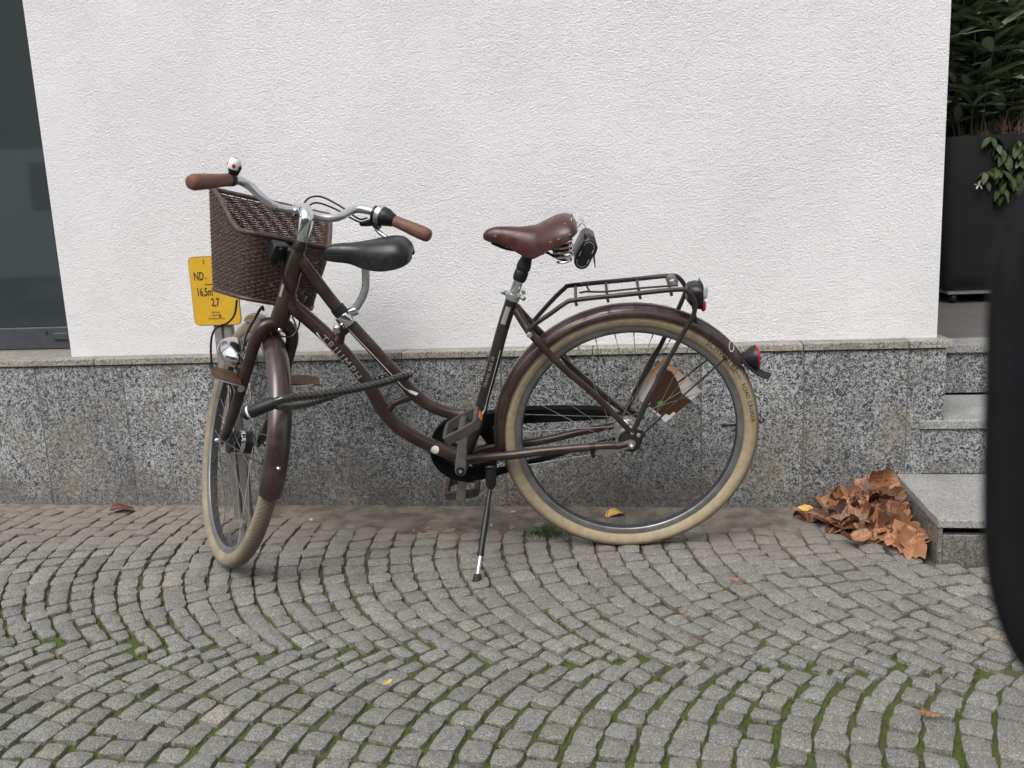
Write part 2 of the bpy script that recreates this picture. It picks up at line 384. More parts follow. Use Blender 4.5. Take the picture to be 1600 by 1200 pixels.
nt.links.new(c, b.inputs['Base Color']); setp(b, Roughness=.95); b.inputs['Specular IOR Level'].default_value = .2
bump(nt, b, nf, .9, .004)
MT['joint'] = m
MT['asphalt'] = simple('asphalt', (.05, .05, .05), .9, 0, .3, 30, .6)
MT['paver'] = simple('grey_paving', (.19, .185, .175), .85, 0, .25, 15, .4)
MT['landing'] = simple('grey_landing_slab', (.145, .137, .130), .8, 0, .15, 8, .2)
MT['slatewin'] = simple('grey_window_frame', (.075, .082, .095), .45, .4, .15, 20)
MT['facade'] = simple('opposite_facade', (.22, .20, .18), .9, 0, .2, 3)
MT['darkroom'] = simple('dark_interior', (.012, .013, .014), .8, 0, .3, 6)
m, nt, b = new_mat('dark_window_glass'); setp(b, Roughness=.03); b.inputs['Base Color'].default_value = (.040, .050, .052, 1); b.inputs['Specular IOR Level'].default_value = 1.0  # raised base colour stands for room light showing through the pane
bump(nt, b, noise_n(nt, geo(nt), 2.5, 2), .03, .02); MT['glass'] = m
MT['planter'] = simple('black_planter', (.007, .007, .0085), .6, 0, .2, 20, .1)
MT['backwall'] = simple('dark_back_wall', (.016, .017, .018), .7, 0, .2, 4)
def leafmat(name, a, bb, veins=True, trans=.15, rough=.5):
    m, nt, b = new_mat(name); t = texc(nt); oi = nt.nodes.new('ShaderNodeObjectInfo')
    c = mixc(nt, oi.outputs['Random'], a, bb)
    c = mixc(nt, 1.0, c, ramp(nt, noise_n(nt, t, 45, 5, .7), [(.25, .62), (.75, 1.25)]), 'MULTIPLY')
    sp = nt.nodes.new('ShaderNodeSeparateXYZ'); nt.links.new(texc(nt, 'UV'), sp.inputs[0])
    mid = ramp(nt, math_n(nt, 'ABSOLUTE', math_n(nt, 'SUBTRACT', sp.outputs[1], .5)), [(.0, .5), (.03, 0)])
    c = mixc(nt, mid, c, tuple(min(1, x * 1.7) for x in bb))
    nt.links.new(c, b.inputs['Base Color']); setp(b, Roughness=rough)
    wv = nt.nodes.new('ShaderNodeTexWave'); wv.inputs['Scale'].default_value = 30; wv.inputs['Distortion'].default_value = 5; nt.links.new(t, wv.inputs[0])
    bump(nt, b, wv.outputs[1], .35, .002); return m
MT['deadleaf'] = leafmat('dead_leaf', (.060, .026, .015), (.36, .165, .078))
MT['yleaf'] = leafmat('yellow_leaf', (.62, .36, .06), (.66, .42, .10))
MT['oleander'] = leafmat('oleander_leaf', (.09, .13, .07), (.24, .29, .17))
MT['ivy'] = leafmat('trailing_leaf', (.035, .06, .02), (.085, .12, .045))
MT['twig'] = simple('twig', (.09, .06, .035), .8)
MT['straw'] = simple('reddish_dry_grass', (.20, .13, .095), .8); MT['stemgreen'] = simple('dark_green_stem', (.035, .045, .022), .7)
MT['grass'] = simple('green_grass', (.055, .105, .03), .7)
MT['petal'] = simple('white_petal', (.8, .8, .74), .6)
MT['litter'] = simple('pale_litter', (.6, .56, .5), .8)
m, nt, b = new_mat('yellow_sign'); c = mixc(nt, ramp(nt, noise_n(nt, texc(nt), 20, 5, .7), [(.35, 0), (.75, 1)]), (.68, .41, .028), (.58, .33, .022)); nt.links.new(c, b.inputs['Base Color']); setp(b, Roughness=.38); MT['yellow'] = m
# wicker
m, nt, b = new_mat('dark_brown_wicker'); t = texc(nt)
c = mixc(nt, ramp(nt, noise_n(nt, t, 110, 4, .7), [(.3, 0), (.7, 1)]), (.030, .017, .014), (.105, .070, .058)); nt.links.new(c, b.inputs['Base Color']); setp(b, Roughness=.5); bump(nt, b, noise_n(nt, t, 500, 2), .2, .001); MT['wicker'] = m
# flyer card (printed orange to white fade; uv x,y 0..1)
m, nt, b = new_mat('orange_printed_card'); sp = nt.nodes.new('ShaderNodeSeparateXYZ'); nt.links.new(texc(nt, 'UV'), sp.inputs[0])
c = ramp(nt, sp.outputs[0], [(0.48, (.92, .91, .92)), (.72, (.9, .66, .50)), (.90, (.88, .38, .13))]); nt.links.new(c, b.inputs['Base Color']); setp(b, Roughness=.35); MT['card'] = m
MT['cardbrown'] = simple('brown_print', (.085, .035, .014), .35, 0, .35, 8)
MT['green'] = simple('green_print', (.12, .42, .03), .4)

# ================================================================== THE SETTING
def dirt_edge(x):
    # how far the trodden earth reaches out from the wall
    g = lambda a, s_: math.exp(-((x - a) / s_) ** 2)
    return .13 + .20 * g(-.75, .45) + .12 * g(-.1, .35) + .13 * g(.45, .35) - .05 * g(-1.9, .5)
def build_pavement():
    y0, y1, x0, x1 = -2.5, .02, -3.0, 2.3
    nx, ny = 350, 190; rows = []
    for j in range(ny + 1):
        y = y0 + (y1 - y0) * j / ny; r = []
        for i in range(nx + 1):
            x = x0 + (x1 - x0) * i / nx
            n = noise.noise(Vector((x * 3.1, y * 3.1, 0))); n2 = noise.noise(Vector((x * 22, y * 22, 3)))
            t = max(0, min(1, (y + dirt_edge(x) + .09 * n) / .15)); t = t * t * (3 - 2 * t)
            # earth heaped a little higher towards the right hand steps and in low spots between stones
            z = -.0115 + .004 * n2 + .0137 * t
            r.append((x, y, z))
        rows.append(r)
    mb = MB(); mb.grid(rows); o = mb.build('pavement', MT['joint'], fix=False); tag(o, kind='structure'); return o
pav = build_pavement()
# far ground sheet, street behind the camera
mb = MB()
mb.box((-120, -120, -.30), (120, -2.49, -.02)); mb.box((-120, -2.49, -.30), (-2.98, .02, -.02)); mb.box((2.28, -2.49, -.30), (120, .02, -.02)); mb.box((-120, .02, -.30), (120, 120, -.02)); mb.box((-2.98, -2.49, -.30), (2.28, .02, -.024))
tag(mb.build('ground', MT['paver'], fix=False), kind='structure')
tag(MB().box((-120, -11, -.019), (120, -5, -.012)).build('road', MT['asphalt']), kind='structure')
tag(MB().box((-120, -5.0, -.019), (120, -4.86, .0)).build('kerb', MT['paver']), kind='structure')

# cobbles: courses of granite setts in stacked arcs, lane after lane away from the wall
LANES = [(-.17, 1.08, .10, -1.01), (-1.46, .70, -.925, -2.00), (-2.46, .70, -1.93, -2.75)]   # apex y, radius, lane top, lane bottom
def stone_mesh(mb, q, tint, cols):
    # q: four corners CCW (x, y); rounded, domed, slightly tilted top with a skirt
    c = [Vector(p) for p in q]; ctr = sum(c, Vector((0, 0))) / 4
    n = 4; h = random.uniform(-.0028, .003); tx, ty = random.uniform(-.06, .06), random.uniform(-.06, .06)
    sd = random.random() * 100; dome = random.uniform(.0008, .0030)
    low = .0045 * max(0, min(1, (ctr.y + .33) / .3))
    ring = []; vs = []; fs = []
    for j in range(n + 1):
        for i in range(n + 1):
            a, b = i / n, j / n
            # pull the outermost corners in for rounded outlines
            u, v = a * 2 - 1, b * 2 - 1
            k = 1 - .09 * (u * u) * (v * v) 
            uu, vv_ = u * k, v * k
            a2, b2 = (uu + 1) / 2, (vv_ + 1) / 2
            p = (c[0] * (1 - a2) + c[1] * a2) * (1 - b2) + (c[3] * (1 - a2) + c[2] * a2) * b2
            if max(abs(u), abs(v)) > .99:
                nn = noise.noise(Vector((p.x * 45 + sd, p.y * 45, 0))) ; p = p + (p - ctr) * nn * .17
            d = p - ctr
            z = h - low + dome * (1 - u * u) * (1 - v * v) + .0022 * noise.noise(Vector((p.x * 60, p.y * 60, sd))) + d.x * tx + d.y * ty
            e = max(abs(u), abs(v))
            if e > .99: z -= .0034
            vs.append((p.x, p.y, z))
    for j in range(n):
        for i in range(n): a = j * (n + 1) + i; fs.append([a, a + 1, a + n + 2, a + n + 1])
    bd = [i for i in range(n + 1)] + [(j + 1) * (n + 1) - 1 for j in range(1, n + 1)] + [n * (n + 1) + i for i in range(n - 1, -1, -1)] + [j * (n + 1) for j in range(n - 1, 0, -1)]
    b0 = len(vs)
    for i in bd:
        p = Vector(vs[i]); d = Vector((p.x - ctr.x, p.y - ctr.y, 0)) * .02
        vs.append((p.x + d.x, p.y + d.y, -.028))
    m = len(bd)
    for i in range(m): fs.append([bd[i], b0 + i, b0 + (i + 1) % m, bd[(i + 1) % m]])
    mb.add(vs, fs); cols += [tint] * len(vs)
stones = []; raw = []
for li, (ya, R, yt, yb) in enumerate(LANES):
    pitch = .0680 if li == 0 else .0625
    th0 = math.asin(max(-1, min(1, (ya - yt) / R))); th1 = math.asin(min(1, (ya - yb) / R))
    k0 = int(-3.3 / pitch); k1 = int(2.4 / pitch)
    wob = lambda k, th: .0045 * noise.noise(Vector((k * .37, th * 2.2, li * 9.0))) 
    def pt(k, th, inner=0.0):
        x = k * pitch + R * (1 - cos(th)) + wob(k, th); y = ya - R * sin(th)
        return Vector((x, y))
    for k in range(k0, k1):
        th = th0 - random.random() * .06
        while th < th1:
            ln = (random.uniform(.058, .074) if random.random() > .08 else random.uniform(.080, .105)) * (1.0 if li == 0 else .93)
            if th * R < -.2 and li == 0: pass
            dth = ln / R; t2 = th + dth; g = (random.uniform(.001, .006) if li == 0 else random.uniform(.002, .011)) / 2; gr = random.uniform(.003, .009) / 2 if li == 0 else random.uniform(.005, .014) / 2
            ta, tb = th + g / R + random.uniform(-.003, .003) / R, t2 - g / R
            def corner(t, side, jit=.0042):
                p = pt(k, t); nrm = Vector((cos(t), sin(t)))      # towards the centre of the arc (+x side)
                wd = pitch * max(.35, cos(t)) 
                p = p + nrm * (gr if side == 0 else wd - gr)
                return p + Vector((random.uniform(-jit, jit), random.uniform(-jit, jit)))
            q = [corner(ta, 0), corner(tb, 0), corner(tb, 1), corner(ta, 1)]
            area = .5 * abs(sum(q[i].x * q[(i + 1) % 4].y - q[(i + 1) % 4].x * q[i].y for i in range(4)))
            cx = sum(p.x for p in q) / 4; cy = sum(p.y for p in q) / 4
            if area > .0012 and -2.95 < cx < 2.25 and cy < .0 and not (cx > .715 and cy > -.455) and cy > -2.45:
                s_ = sum((q[(i + 1) % 4].x - q[i].x) * (q[(i + 1) % 4].y + q[i].y) for i in range(4))
                if s_ > 0: q = q[::-1]
                raw.append((q, cx, cy, li))
            th = t2
def sat(a, c):
    for P_, Q_ in ((a, c), (c, a)):
        for i in range(4):
            e = P_[(i + 1) % 4] - P_[i]; nx_, ny_ = e.y, -e.x
            if max(nx_ * (p.x - P_[i].x) + ny_ * (p.y - P_[i].y) for p in P_) < 1e-9 and min(nx_ * (p.x - P_[i].x) + ny_ * (p.y - P_[i].y) for p in Q_) > 0: return False
            if min(nx_ * (p.x - P_[i].x) + ny_ * (p.y - P_[i].y) for p in P_) > -1e-9 and max(nx_ * (p.x - P_[i].x) + ny_ * (p.y - P_[i].y) for p in Q_) < 0: return False
    return True
cell = {}
def near(cx, cy): 
    i, j = int(cx // .12), int(cy // .12)
    for a in (-1, 0, 1):
        for c in (-1, 0, 1):
            for s_ in cell.get((i + a, j + c), ()): yield s_
for q, cx, cy, li in raw:
    for dy_, fac in ((0, 1), (0, .9), (.008, .92), (-.008, .92), (.012, .84), (-.012, .84), (.02, .78), (-.02, .78), (0, .74), (.01, .66), (-.01, .66)):
        c_ = Vector((cx, cy)); q2 = [c_ + Vector((0, dy_)) + (p - c_) * fac for p in q]
        if not any(o_[3] != li and sat(q2, o_[0]) for o_ in near(cx, cy)):
            if fac >= .62 and (cell is not None):
                s_ = (q2, cx, cy, li); cell.setdefault((int(cx // .12), int(cy // .12)), []).append(s_); stones.append((q2, cx, cy))
            break
random.seed(77)
for lo_, hi_ in ((-1.12, -.80), (-2.1, -1.85), (-.8, -.1), (-1.85, -1.12)):
    for sz in ((.060, .052, .046, .040, .034, .029, .025) if hi_ - lo_ < .4 else (.06, .05, .04, .03)):
        for it in range(7000 if hi_ - lo_ < .4 else 1500):
            cx, cy = random.uniform(-2.6, 1.6), random.uniform(lo_, hi_)
            if cx > .70 and cy > -.47: continue
            a = radians(45 + random.gauss(0, 6 if random.random() < .6 else 30)) if hi_ - lo_ < .4 else radians(random.uniform(0, 90)); c_ = Vector((cx, cy)); h1, h2 = sz * .5, sz * random.uniform(.42, .6)
            q = [c_ + Vector((cos(a) * u * h1 - sin(a) * v * h2, sin(a) * u * h1 + cos(a) * v * h2)) for u, v in ((-1, -1), (1, -1), (1, 1), (-1, 1))]
            if any((Vector((o_[1], o_[2])) - c_).length < sz * .55 or sat(q, o_[0]) for o_ in near(cx, cy)): continue
            q = [c_ + (p - c_) * .93 + Vector((random.uniform(-.003, .003), random.uniform(-.003, .003))) for p in q]
            s_ = (q, cx, cy, 9); cell.setdefault((int(cx // .12), int(cy // .12)), []).append(s_); stones.append((q, cx, cy))
CO = Vector((0, -2.84567536, 0.96651972))
def seen(cx, cy):
    d = Vector((cx, cy, 0)) - CO; z = d.dot(cF)
    if z < .1: return 0
    X = 800 + 1404.3 * d.dot(cR) / z; Y = 600 - 1404.3 * d.dot(cU) / z
    if not (-10 < X < 1545 and Y < 1215): return 0
    return 1 / z ** 2
stones.sort(key=lambda s: -seen(s[1], s[2]))
def tint():
    v = random.gauss(1.0, .075); w_ = random.uniform(-.02, .025)
    if random.random() < .012: v *= 1.2; w_ += .05
    return (v * (1 + w_), v, v * (1 - w_ * 1.2), 1)
def put_cols(o, cols):
    ca = o.data.color_attributes.new('tint', 'FLOAT_COLOR', 'POINT')
    ca.data.foreach_set('color', [x for c in cols for x in c])
for q, cx, cy in stones[:300]:
    mb = MB(); cols = []; stone_mesh(mb, q, tint(), cols)
    o = mb.build('cobblestone', MT['cobble'], pav, fix=False); put_cols(o, cols)
mb = MB(); cols = []
for q, cx, cy in stones[300:]: stone_mesh(mb, q, tint(), cols)
o = mb.build('cobblestones', MT['cobble'], pav, fix=False); put_cols(o, cols); o['kind'] = 'stuff'
# moss and tiny grass blades standing in the joints
mb = MB()
for q, cx, cy in stones:
    if cy > -.62 or cy < -1.9 or not seen(cx, cy): continue
    for e in range(2):
        a, b_ = q[e], q[e + 1]
        for k in range(9):
            t = random.random(); p = a.lerp(b_, t); o_ = (b_ - a).orthogonal().normalized() * random.uniform(.0, .007)
            p = p + (o_ if (p + o_ - Vector((cx, cy))).length > (p - Vector((cx, cy))).length else -o_)
            dens = noise.noise(Vector((p.x * 4, p.y * 4, 5))) + noise.noise(Vector((p.x * 14, p.y * 14, 7))) * .7
            if dens < .02 - (-cy - .75) * .45: continue
            hgt = random.uniform(.004, .009); an = random.random() * 2 * pi; wd = random.uniform(.0012, .0025)
            dx, dy = cos(an) * wd, sin(an) * wd; lx, ly = random.uniform(-.004, .004), random.uniform(-.004, .004)
            mb.add([(p.x - dx, p.y - dy, -.010), (p.x + dx, p.y + dy, -.010), (p.x + lx, p.y + ly, -.010 + hgt)], [[0, 1, 2]])
mossm = simple('moss_green', (.095, .128, .030), .9, 0, .5, 60)
tag(mb.build('moss', mossm, pav, smooth=False, fix=False), kind='stuff')

# ------------------------------------------------------------------ the building
bld = empty('building', (0, 0, 0), 'white stuccoed house wall above a speckled granite plinth', 'building')
mb = MB(); mb.box((-2.07, .058, .534), (.852, 2.4, 5.0)); mb.box((-4.5, .058, 2.9), (-2.0705, 2.4, 5.0)); 
o = mb.build('stucco_wall', MT['stucco'], bld); o.name = 'stucco_wall'
# plinth core + panels
MB().box((-4.6, .0024, -.02), (.8395, 2.38, .509)).build('plinth_core', MT['mortar'], bld)
jx = [-4.56, -4.2, -3.86, -3.52, -3.18, -2.84, -2.51, -2.18, -1.845, -1.51, -1.152, -.829, -.501, -.185, .139, .452, .757, .867]
for i in range(len(jx) - 1):
    a, b_ = jx[i] + .0022, jx[i + 1] - .0022; dy = random.uniform(-.0012, .0012); dz = random.uniform(-.001, .001)
    MB().box((a, .0 + dy, -.02), (b_, .0275, .509 + dz), .0012).build('granite_panel', MT['granite'], bld)
MB().box((.8405, .0302, -.02), (.866, 1.2, .4085), .001).build('granite_panel', MT['granite'], bld)
MB().box((.8405, .0302, .41), (.866, .36, .509), .001).build('granite_panel', MT['granite'], bld)
cx_ = [-4.6, -3.95, -3.3, -2.62, -1.94, -1.335, -.829, -.20, .448, .757, .882]
for i in range(len(cx_) - 1):
    MB().box((cx_[i] + .0012, -.010 + random.uniform(-.001, .001), .5115), (cx_[i + 1] - .0012, .27 if cx_[i] < -2.3 else .30, .5335 + random.uniform(-.0006, .0006)), .002).build('coping_stone', MT['coping'], bld)
MB().box((-4.6, .002, .508), (.86, .05, .5125)).build('mortar_bed', MT['mortar'], bld)
# window on the left
wf = MB(); wf.box((-4.5, .245, .5375), (-2.0705, .30, .622), .004); wf.box((-4.5, .245, 2.80), (-2.0705, .30, 2.899), .004); wf.box((-2.14, .243, .6225), (-2.0708, .302, 2.799), .003)
win = wf.build('window', MT['slatewin'], bld)
MB().box((-4.5, .262, .6235), (-2.1415, .272, 2.798)).build('pane', MT['glass'], win)
MB().box((-4.5, .35, .53), (-2.0705, 2.3, 2.89)).build('dark_room', MT['darkroom'], bld)
lt = MB(); lt.box((-2.265, .236, .573), (-2.195, .2445, .600), .003); lt.box((-2.30, .239, .598), (-2.292, .2445, .606)); lt.build('latch', MT['slatewin'], win)
MB().box((-4.6, .232, .534), (-2.0702, .2445, .5370)).build('sill_strip', MT['galv'], win)
# entrance recess on the right: dark back wall, right wall, ceiling
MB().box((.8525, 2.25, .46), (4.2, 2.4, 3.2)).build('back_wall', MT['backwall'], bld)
MB().box((3.6, .06, .46), (4.2, 2.249, 3.2)).build('side_wall', MT['stucco'], bld)
MB().box((-4.6, 2.401, -.02), (4.2, 3.2, 5.0)).build('rear_block', MT['facade'], bld)

# steps
st = empty('stone_steps', (.73, -.43, 0), 'grey granite entrance steps rising beside the plinth at the right', 'steps')
def stp(name, mat, a, b_, bev=.002):
    mb = MB(lambda v: v - Vector((.73, -.43, 0))); return mb.box(a, b_, bev).build(name, mat, st)
stp('tread', MT['treadst'], (.7315, -.434, .096), (2.6, -.0065, .118))
stp('riser', MT['granite_dull'], (.745, -.426, -.02), (2.6, -.40, .074)); stp('groove_shade', MT['darkroom'], (.75, -.39, -.02), (2.6, -.007, .0955), 0)  # near-black block set back; its colour stands for the shade under the tread
stp('side_panel', MT['granite_dull'], (.7325, -.432, -.02), (.7445, -.0065, .0955))
stp('tread', MT['treadst'], (.792, -.016, .262), (2.6, -.0045, .289)); stp('tread', MT['treadst'], (.8665, -.0044, .262), (2.6, .362, .289))
stp('riser', MT['granite'], (.802, -.0062, .1195), (2.6, -.0017, .2615), .0005); stp('riser', MT['granite'], (.8675, .0, .1195), (2.6, .02, .2615), .0005)
stp('tread', MT['treadst'], (.8835, .372, .432), (3.2, .52, .462)); stp('riser', MT['granite'], (.8675, .388, .2895), (3.2, .41, .4315))
stp('landing', MT['landing'], (.8535, .5205, .432), (3.2, 2.249, .4605))

# ------------------------------------------------------------------ plants at the right
def bend_leaf(L, W, n=5, lobes=None, curl=.2, cup=.15):
    vs = []; uv = []
    for i in range(n + 1):
        t = i / n; wd = W * (sin(pi * (t * .96 + .02)) ** .7)
        x = L * t; z = -curl * L * t * t
        for s_ in (-1, 0, 1): vs.append((x, s_ * wd, z + cup * wd * abs(s_))); uv.append((t, .5 + .5 * s_))
    fs = []
    for i in range(n):
        for k in (0, 1): a = i * 3 + k; fs.append([a, a + 1, a + 4, a + 3])
    return vs, fs, uv
def leaf_mesh(name, mat, **k):
    vs, fs, uv = bend_leaf(**k); me = bpy.data.meshes.new(name); me.from_pydata(vs, [], fs); me.materials.append(mat)
    u = me.uv_layers.new(name='UVMap')
    for l in me.loops: u.data[l.index].uv = uv[l.vertex_index]
    for p in me.polygons: p.use_smooth = True
    return me
def basis(p, d, roll=0):
    d = Vector(d).normalized(); up = Vector((0, 0, 1)) if abs(d.z) < .95 else Vector((0, 1, 0)); y = up.cross(d).normalized(); z = d.cross(y)
    M = Matrix((d, y, z)).transposed().to_4x4() @ Matrix.Rotation(roll, 4, 'X'); M.translation = Vector(p); return M
# planter on castered trolley
pl = empty('planter', (1.72, 1.85, .46), 'tall black tapered planter on a wheeled trolley in the dark entrance', 'planter')
xf = lambda v: v - Vector((1.72, 1.85, .46))
def rrect(cx, cy, hx, hy, r, n=5):
    out = []
    for qx, qy, a0 in ((1, 1, 0), (-1, 1, pi / 2), (-1, -1, pi), (1, -1, 1.5 * pi)):
        for i in range(n + 1):
            a = a0 + pi / 2 * i / n; out.append((cx + qx * (hx - r) + r * cos(a), cy + qy * (hy - r) + r * sin(a)))
    return out
mb = MB(xf); rows = []
for z, hx, r in ((.52, .355, .05), (.535, .372, .06), (.6, .378, .06), (.9, .395, .06), (1.20, .41, .06), (1.215, .41, .06), (1.215, .39, .05), (1.12, .385, .05)):
    rows.append([(x, y, z) for x, y in rrect(1.70, 1.92, hx, hx * .85, r)])
mb.grid(rows, True); mb.build('pot', MT['planter'], pl)
MB(xf).prism(rrect(1.70, 1.92, .38, .32, .05), 1.10, 1.14, lambda p, t: (p[0], p[1], t)).build('soil', MT['twig'], pl)
mb = MB(xf); mb.box((1.345, 1.60, .505), (2.10, 1.615, .517)); mb.box((1.345, 2.2, .505), (2.10, 2.21, .517)); mb.box((1.345, 1.6155, .505), (1.36, 2.1995, .517)); mb.box((1.361, 1.7, .507), (2.1, 2.0, .516)); mb.build('trolley', MT['alu'], pl)
for x, y in ((1.375, 1.63), (1.50, 1.80), (2.05, 1.65)):
    mb = MB(xf); mb.cyl((x - .012, y, .485), (x + .012, y, .485), .024, bev=.004); mb.box((x - .016, y - .008, .490), (x + .016, y + .008, .505)); mb.build('caster', MT['black'], pl)
# shrubs
def plant(name, base, label, cat, stems, mesh, nleaf, leafL, mat='twig', spread=(.5, .35), hgt=(.5, .9), whorl=5, droop=0):
    r = empty(name, base, label, cat); B = Vector(base)
    sm = MB(); places = []
    for s_ in range(stems):
        a = random.uniform(0, 2 * pi); sx, sy = cos(a) * random.uniform(0, spread[0]), sin(a) * random.uniform(0, spread[1]); h = random.uniform(*hgt)
        p0 = Vector((sx * .35, sy * .35, 0)); p1 = Vector((sx * .7, sy * .7, h * .55)); p2 = Vector((sx, sy, h))
        sm.tube([p0, p1, p2], [.006, .004, .002], 5, 4)
        for t in [random.uniform(.35, 1) for _ in range(nleaf // stems // whorl)] + [1.0]:
            p = (p0 * (1 - t) ** 2 + p1 * 2 * t * (1 - t) + p2 * t * t)
            a0 = random.random() * 6.3
            for k in range(whorl): places.append((p, a0 + k * 2 * pi / whorl, random.uniform(.1, .9) - droop))
    sm.build('stem', MT['stemgreen'], r)
    for p, a, e in places[:300]:
        o = bpy.data.objects.new('leaf', mesh); col.objects.link(o); o.parent = r
        sc = random.uniform(.7, 1.25)
        o.matrix_local = basis(p, (cos(a), sin(a), e), random.uniform(-.5, .5)) @ Matrix.Scale(sc, 4)
    return r
random.seed(21)
ol = leaf_mesh('leaf', MT['oleander'], L=.17, W=.019, curl=.25)
plant('oleander', (1.62, 1.88, 1.14), 'dark leaved oleander shrub growing out of the black planter', 'shrub', 24, ol, 260, .15, spread=(.36, .25), hgt=(.30, .95), whorl=6)
plant('oleander', (1.48, 1.80, 1.14), 'low bushy green shrub filling the left end of the black planter', 'shrub', 22, ol, 260, .15, spread=(.17, .16), hgt=(.12, .62), whorl=6)
plant('oleander', (1.50, 2.02, 1.14), 'tall green shrub behind the left end of the black planter', 'shrub', 22, ol, 260, .15, spread=(.20, .12), hgt=(.5, 1.2), whorl=6)
plant('oleander', (1.80, 2.06, 1.14), 'taller dark shrub at the back of the black planter against the wall', 'shrub', 20, ol, 260, .15, spread=(.5, .12), hgt=(.7, 1.35), whorl=6)
iv = leaf_mesh('leaf', MT['ivy'], L=.055, W=.014, curl=.6)
plant('trailing_plant', (1.62, 1.56, 1.09), 'trailing green plant spilling over the front rim of the black planter', 'plant', 22, iv, 260, .07, spread=(.17, .05), hgt=(-.14, .12), whorl=5, droop=1.0)
fl = empty('flower', (1.438, 1.545, 1.0), 'small white star shaped flower hanging in front of the black planter', 'flower')
for k in range(5):
    a = k * 2 * pi / 5 + .3; o = bpy.data.objects.new('petal', leaf_mesh('petal', MT['petal'], L=.024, W=.0065, curl=.3)); col.objects.link(o); o.parent = fl
    o.matrix_local = basis((0, 0, 0), (cos(a), -.5, sin(a) * .8))
MB().tube([(0, 0, 0), (.02, .01, .03), (.10, .01, .07)], .0018, 5).build('stem', MT['grass'], fl)
MB().cyl((0, -.004, 0), (0, .004, 0), .004, seg=8).build('centre', MT['yleaf'], fl)
mb = MB()
for i in range(300):
    x = random.uniform(1.50, 2.0); y = random.uniform(1.70, 1.95); h = random.uniform(.08, .22); lx = random.gauss(0, .06); ly = random.gauss(0, .05); w_ = .0022
    mb.add([(x - w_, y, 1.13), (x + w_, y, 1.13), (x + lx * .4 + w_, y + ly * .4, 1.13 + h * .6), (x + lx * .4 - w_, y + ly * .4, 1.13 + h * .6), (x + lx, y + ly, 1.13 + h)], [[0, 1, 2, 3], [3, 2, 4]])
tag(mb.build('dry_grass', MT['straw'], smooth=False, fix=False), 'reddish dry ornamental grass standing in the black planter below the shrubs', 'grass', kind='stuff')

# ------------------------------------------------------------------ opposite side of the street (seen only in reflections)
ob = empty('opposite_building', (0, -16, 0), 'plain grey house front across the street behind the camera', 'building')
MB().box((-40, -8, 0), (40, 0, 9.5)).build('wall', MT['facade'], ob)
for i in range(-9, 10):
    for k in range(3):
        MB().box((i * 4.0 - .7, .001, 1.0 + k * 3.0), (i * 4.0 + .7, .05, 2.6 + k * 3.0)).build('window', MT['glass'], ob)

# white van parked across the street, seen as a smudge in the window glass
vn = empty('parked_van', (-8.2, -8.2, -.012), 'white delivery van parked on the road behind the camera', 'van')
MB().prism([(-2.4, .45), (2.3, .45), (2.35, 1.0), (1.75, 1.25), (1.25, 2.05), (-2.35, 2.1), (-2.45, 1.2)], -.9, .9, lambda p, t: (p[0], t, p[1])).build('body', simple('white_van_paint', (.75, .75, .76), .3, 0, .05, 2, 0, .5), vn)
for s_ in (1, -1):
    MB().prism([(.35, 1.3), (1.55, 1.3), (1.15, 1.9), (.35, 1.9)], s_ * .9005, s_ * .91, lambda p, t: (p[0], t, p[1])).build('window', MT['glass'], vn)
    for x in (-1.5, 1.5):
        wh = MB().cyl((x, s_ * .72, .34), (x, s_ * .93, .34), .34, bev=.03).build('wheel', MT['rubber'], vn); MB().cyl((x, s_ * .931, .34), (x, s_ * .94, .34), .2).build('rim', MT['alu'], wh)
    MB().box((2.30, s_ * .55 - .15, .75), (2.37, s_ * .55 + .15, .95), .02).build('headlight', MT['glassgrey'], vn)
# ------------------------------------------------------------------ hydrant style marker sign
sg = empty('marker_sign', (-1.38, -.142, 0), 'yellow marker plate on a grey post standing behind the front wheel', 'sign')
mb = MB()
for x0 in (-.031, .003):
    mb.box((x0, .0, -.02), (x0 + .028, .022, .86), .003)
mb.box((-.0029, .008, -.02), (.0029, .02, .855)); mb.build('post', MT['galv'], sg)
def sgx(v): return v
out = [(x, z) for x, z in rrect(-.0085, .767, .079, .1085, .016, 5)]
mb = MB(); mb.prism([(x * 1 + .0, z) for x, z in out], -.010, -.004, lambda p, t: (p[0], t, p[1])); pn = mb.build('plate', MT['yellow'], sg)
mb = MB(); o1 = rrect(-.0085, .767, .0797, .1092, .0165, 5)
ring = [Vector((x, -.0085, z)) for x, z in o1]; mb.tube(ring, .0011, 5, 1, closed=True); mb.build('plate_edge', MT['darkprint'], sg)
tx = MB()
x0, zt = -.0875, .8755
def sput(txt, x, z, size, sx=1.0): text_mb(tx, txt, size, lambda a, b_: (x0 + x + a * sx, -.0106, zt - z + b_), bold=.02 if size > .02 else 0)
sput('E', .049, .022, .018, .8); sput('ND', .013, .0725, .037, .62); sput('N', .052, .0715, .011, .7);
tx.box((x0 + .048, -.0106, zt - .0885), (x0 + .115, -.0102, zt - .0858))
sput('16,5m', .017, .1225, .036, .62); sput('2,7', .064, .1565, .036, .62)
sput('Gelb Gerät', .060, .179, .0085, .75); sput('Maß: Tiefe', .061, .189, .0085, .75); sput('Bodenabstand NR 5cm', .048, .199, .0085, .72)
tx.build('lettering', MT['darkprint'], sg, smooth=False, fix=False)['kind'] = 'stuff'
b_ = MB()
for x, z in ((-.0, .84), (-.0, .69)): b_.cyl((x, -.0145, z), (x, -.0102, z), .004, seg=10)
b_.build('bolts', MT['galv'], sg)
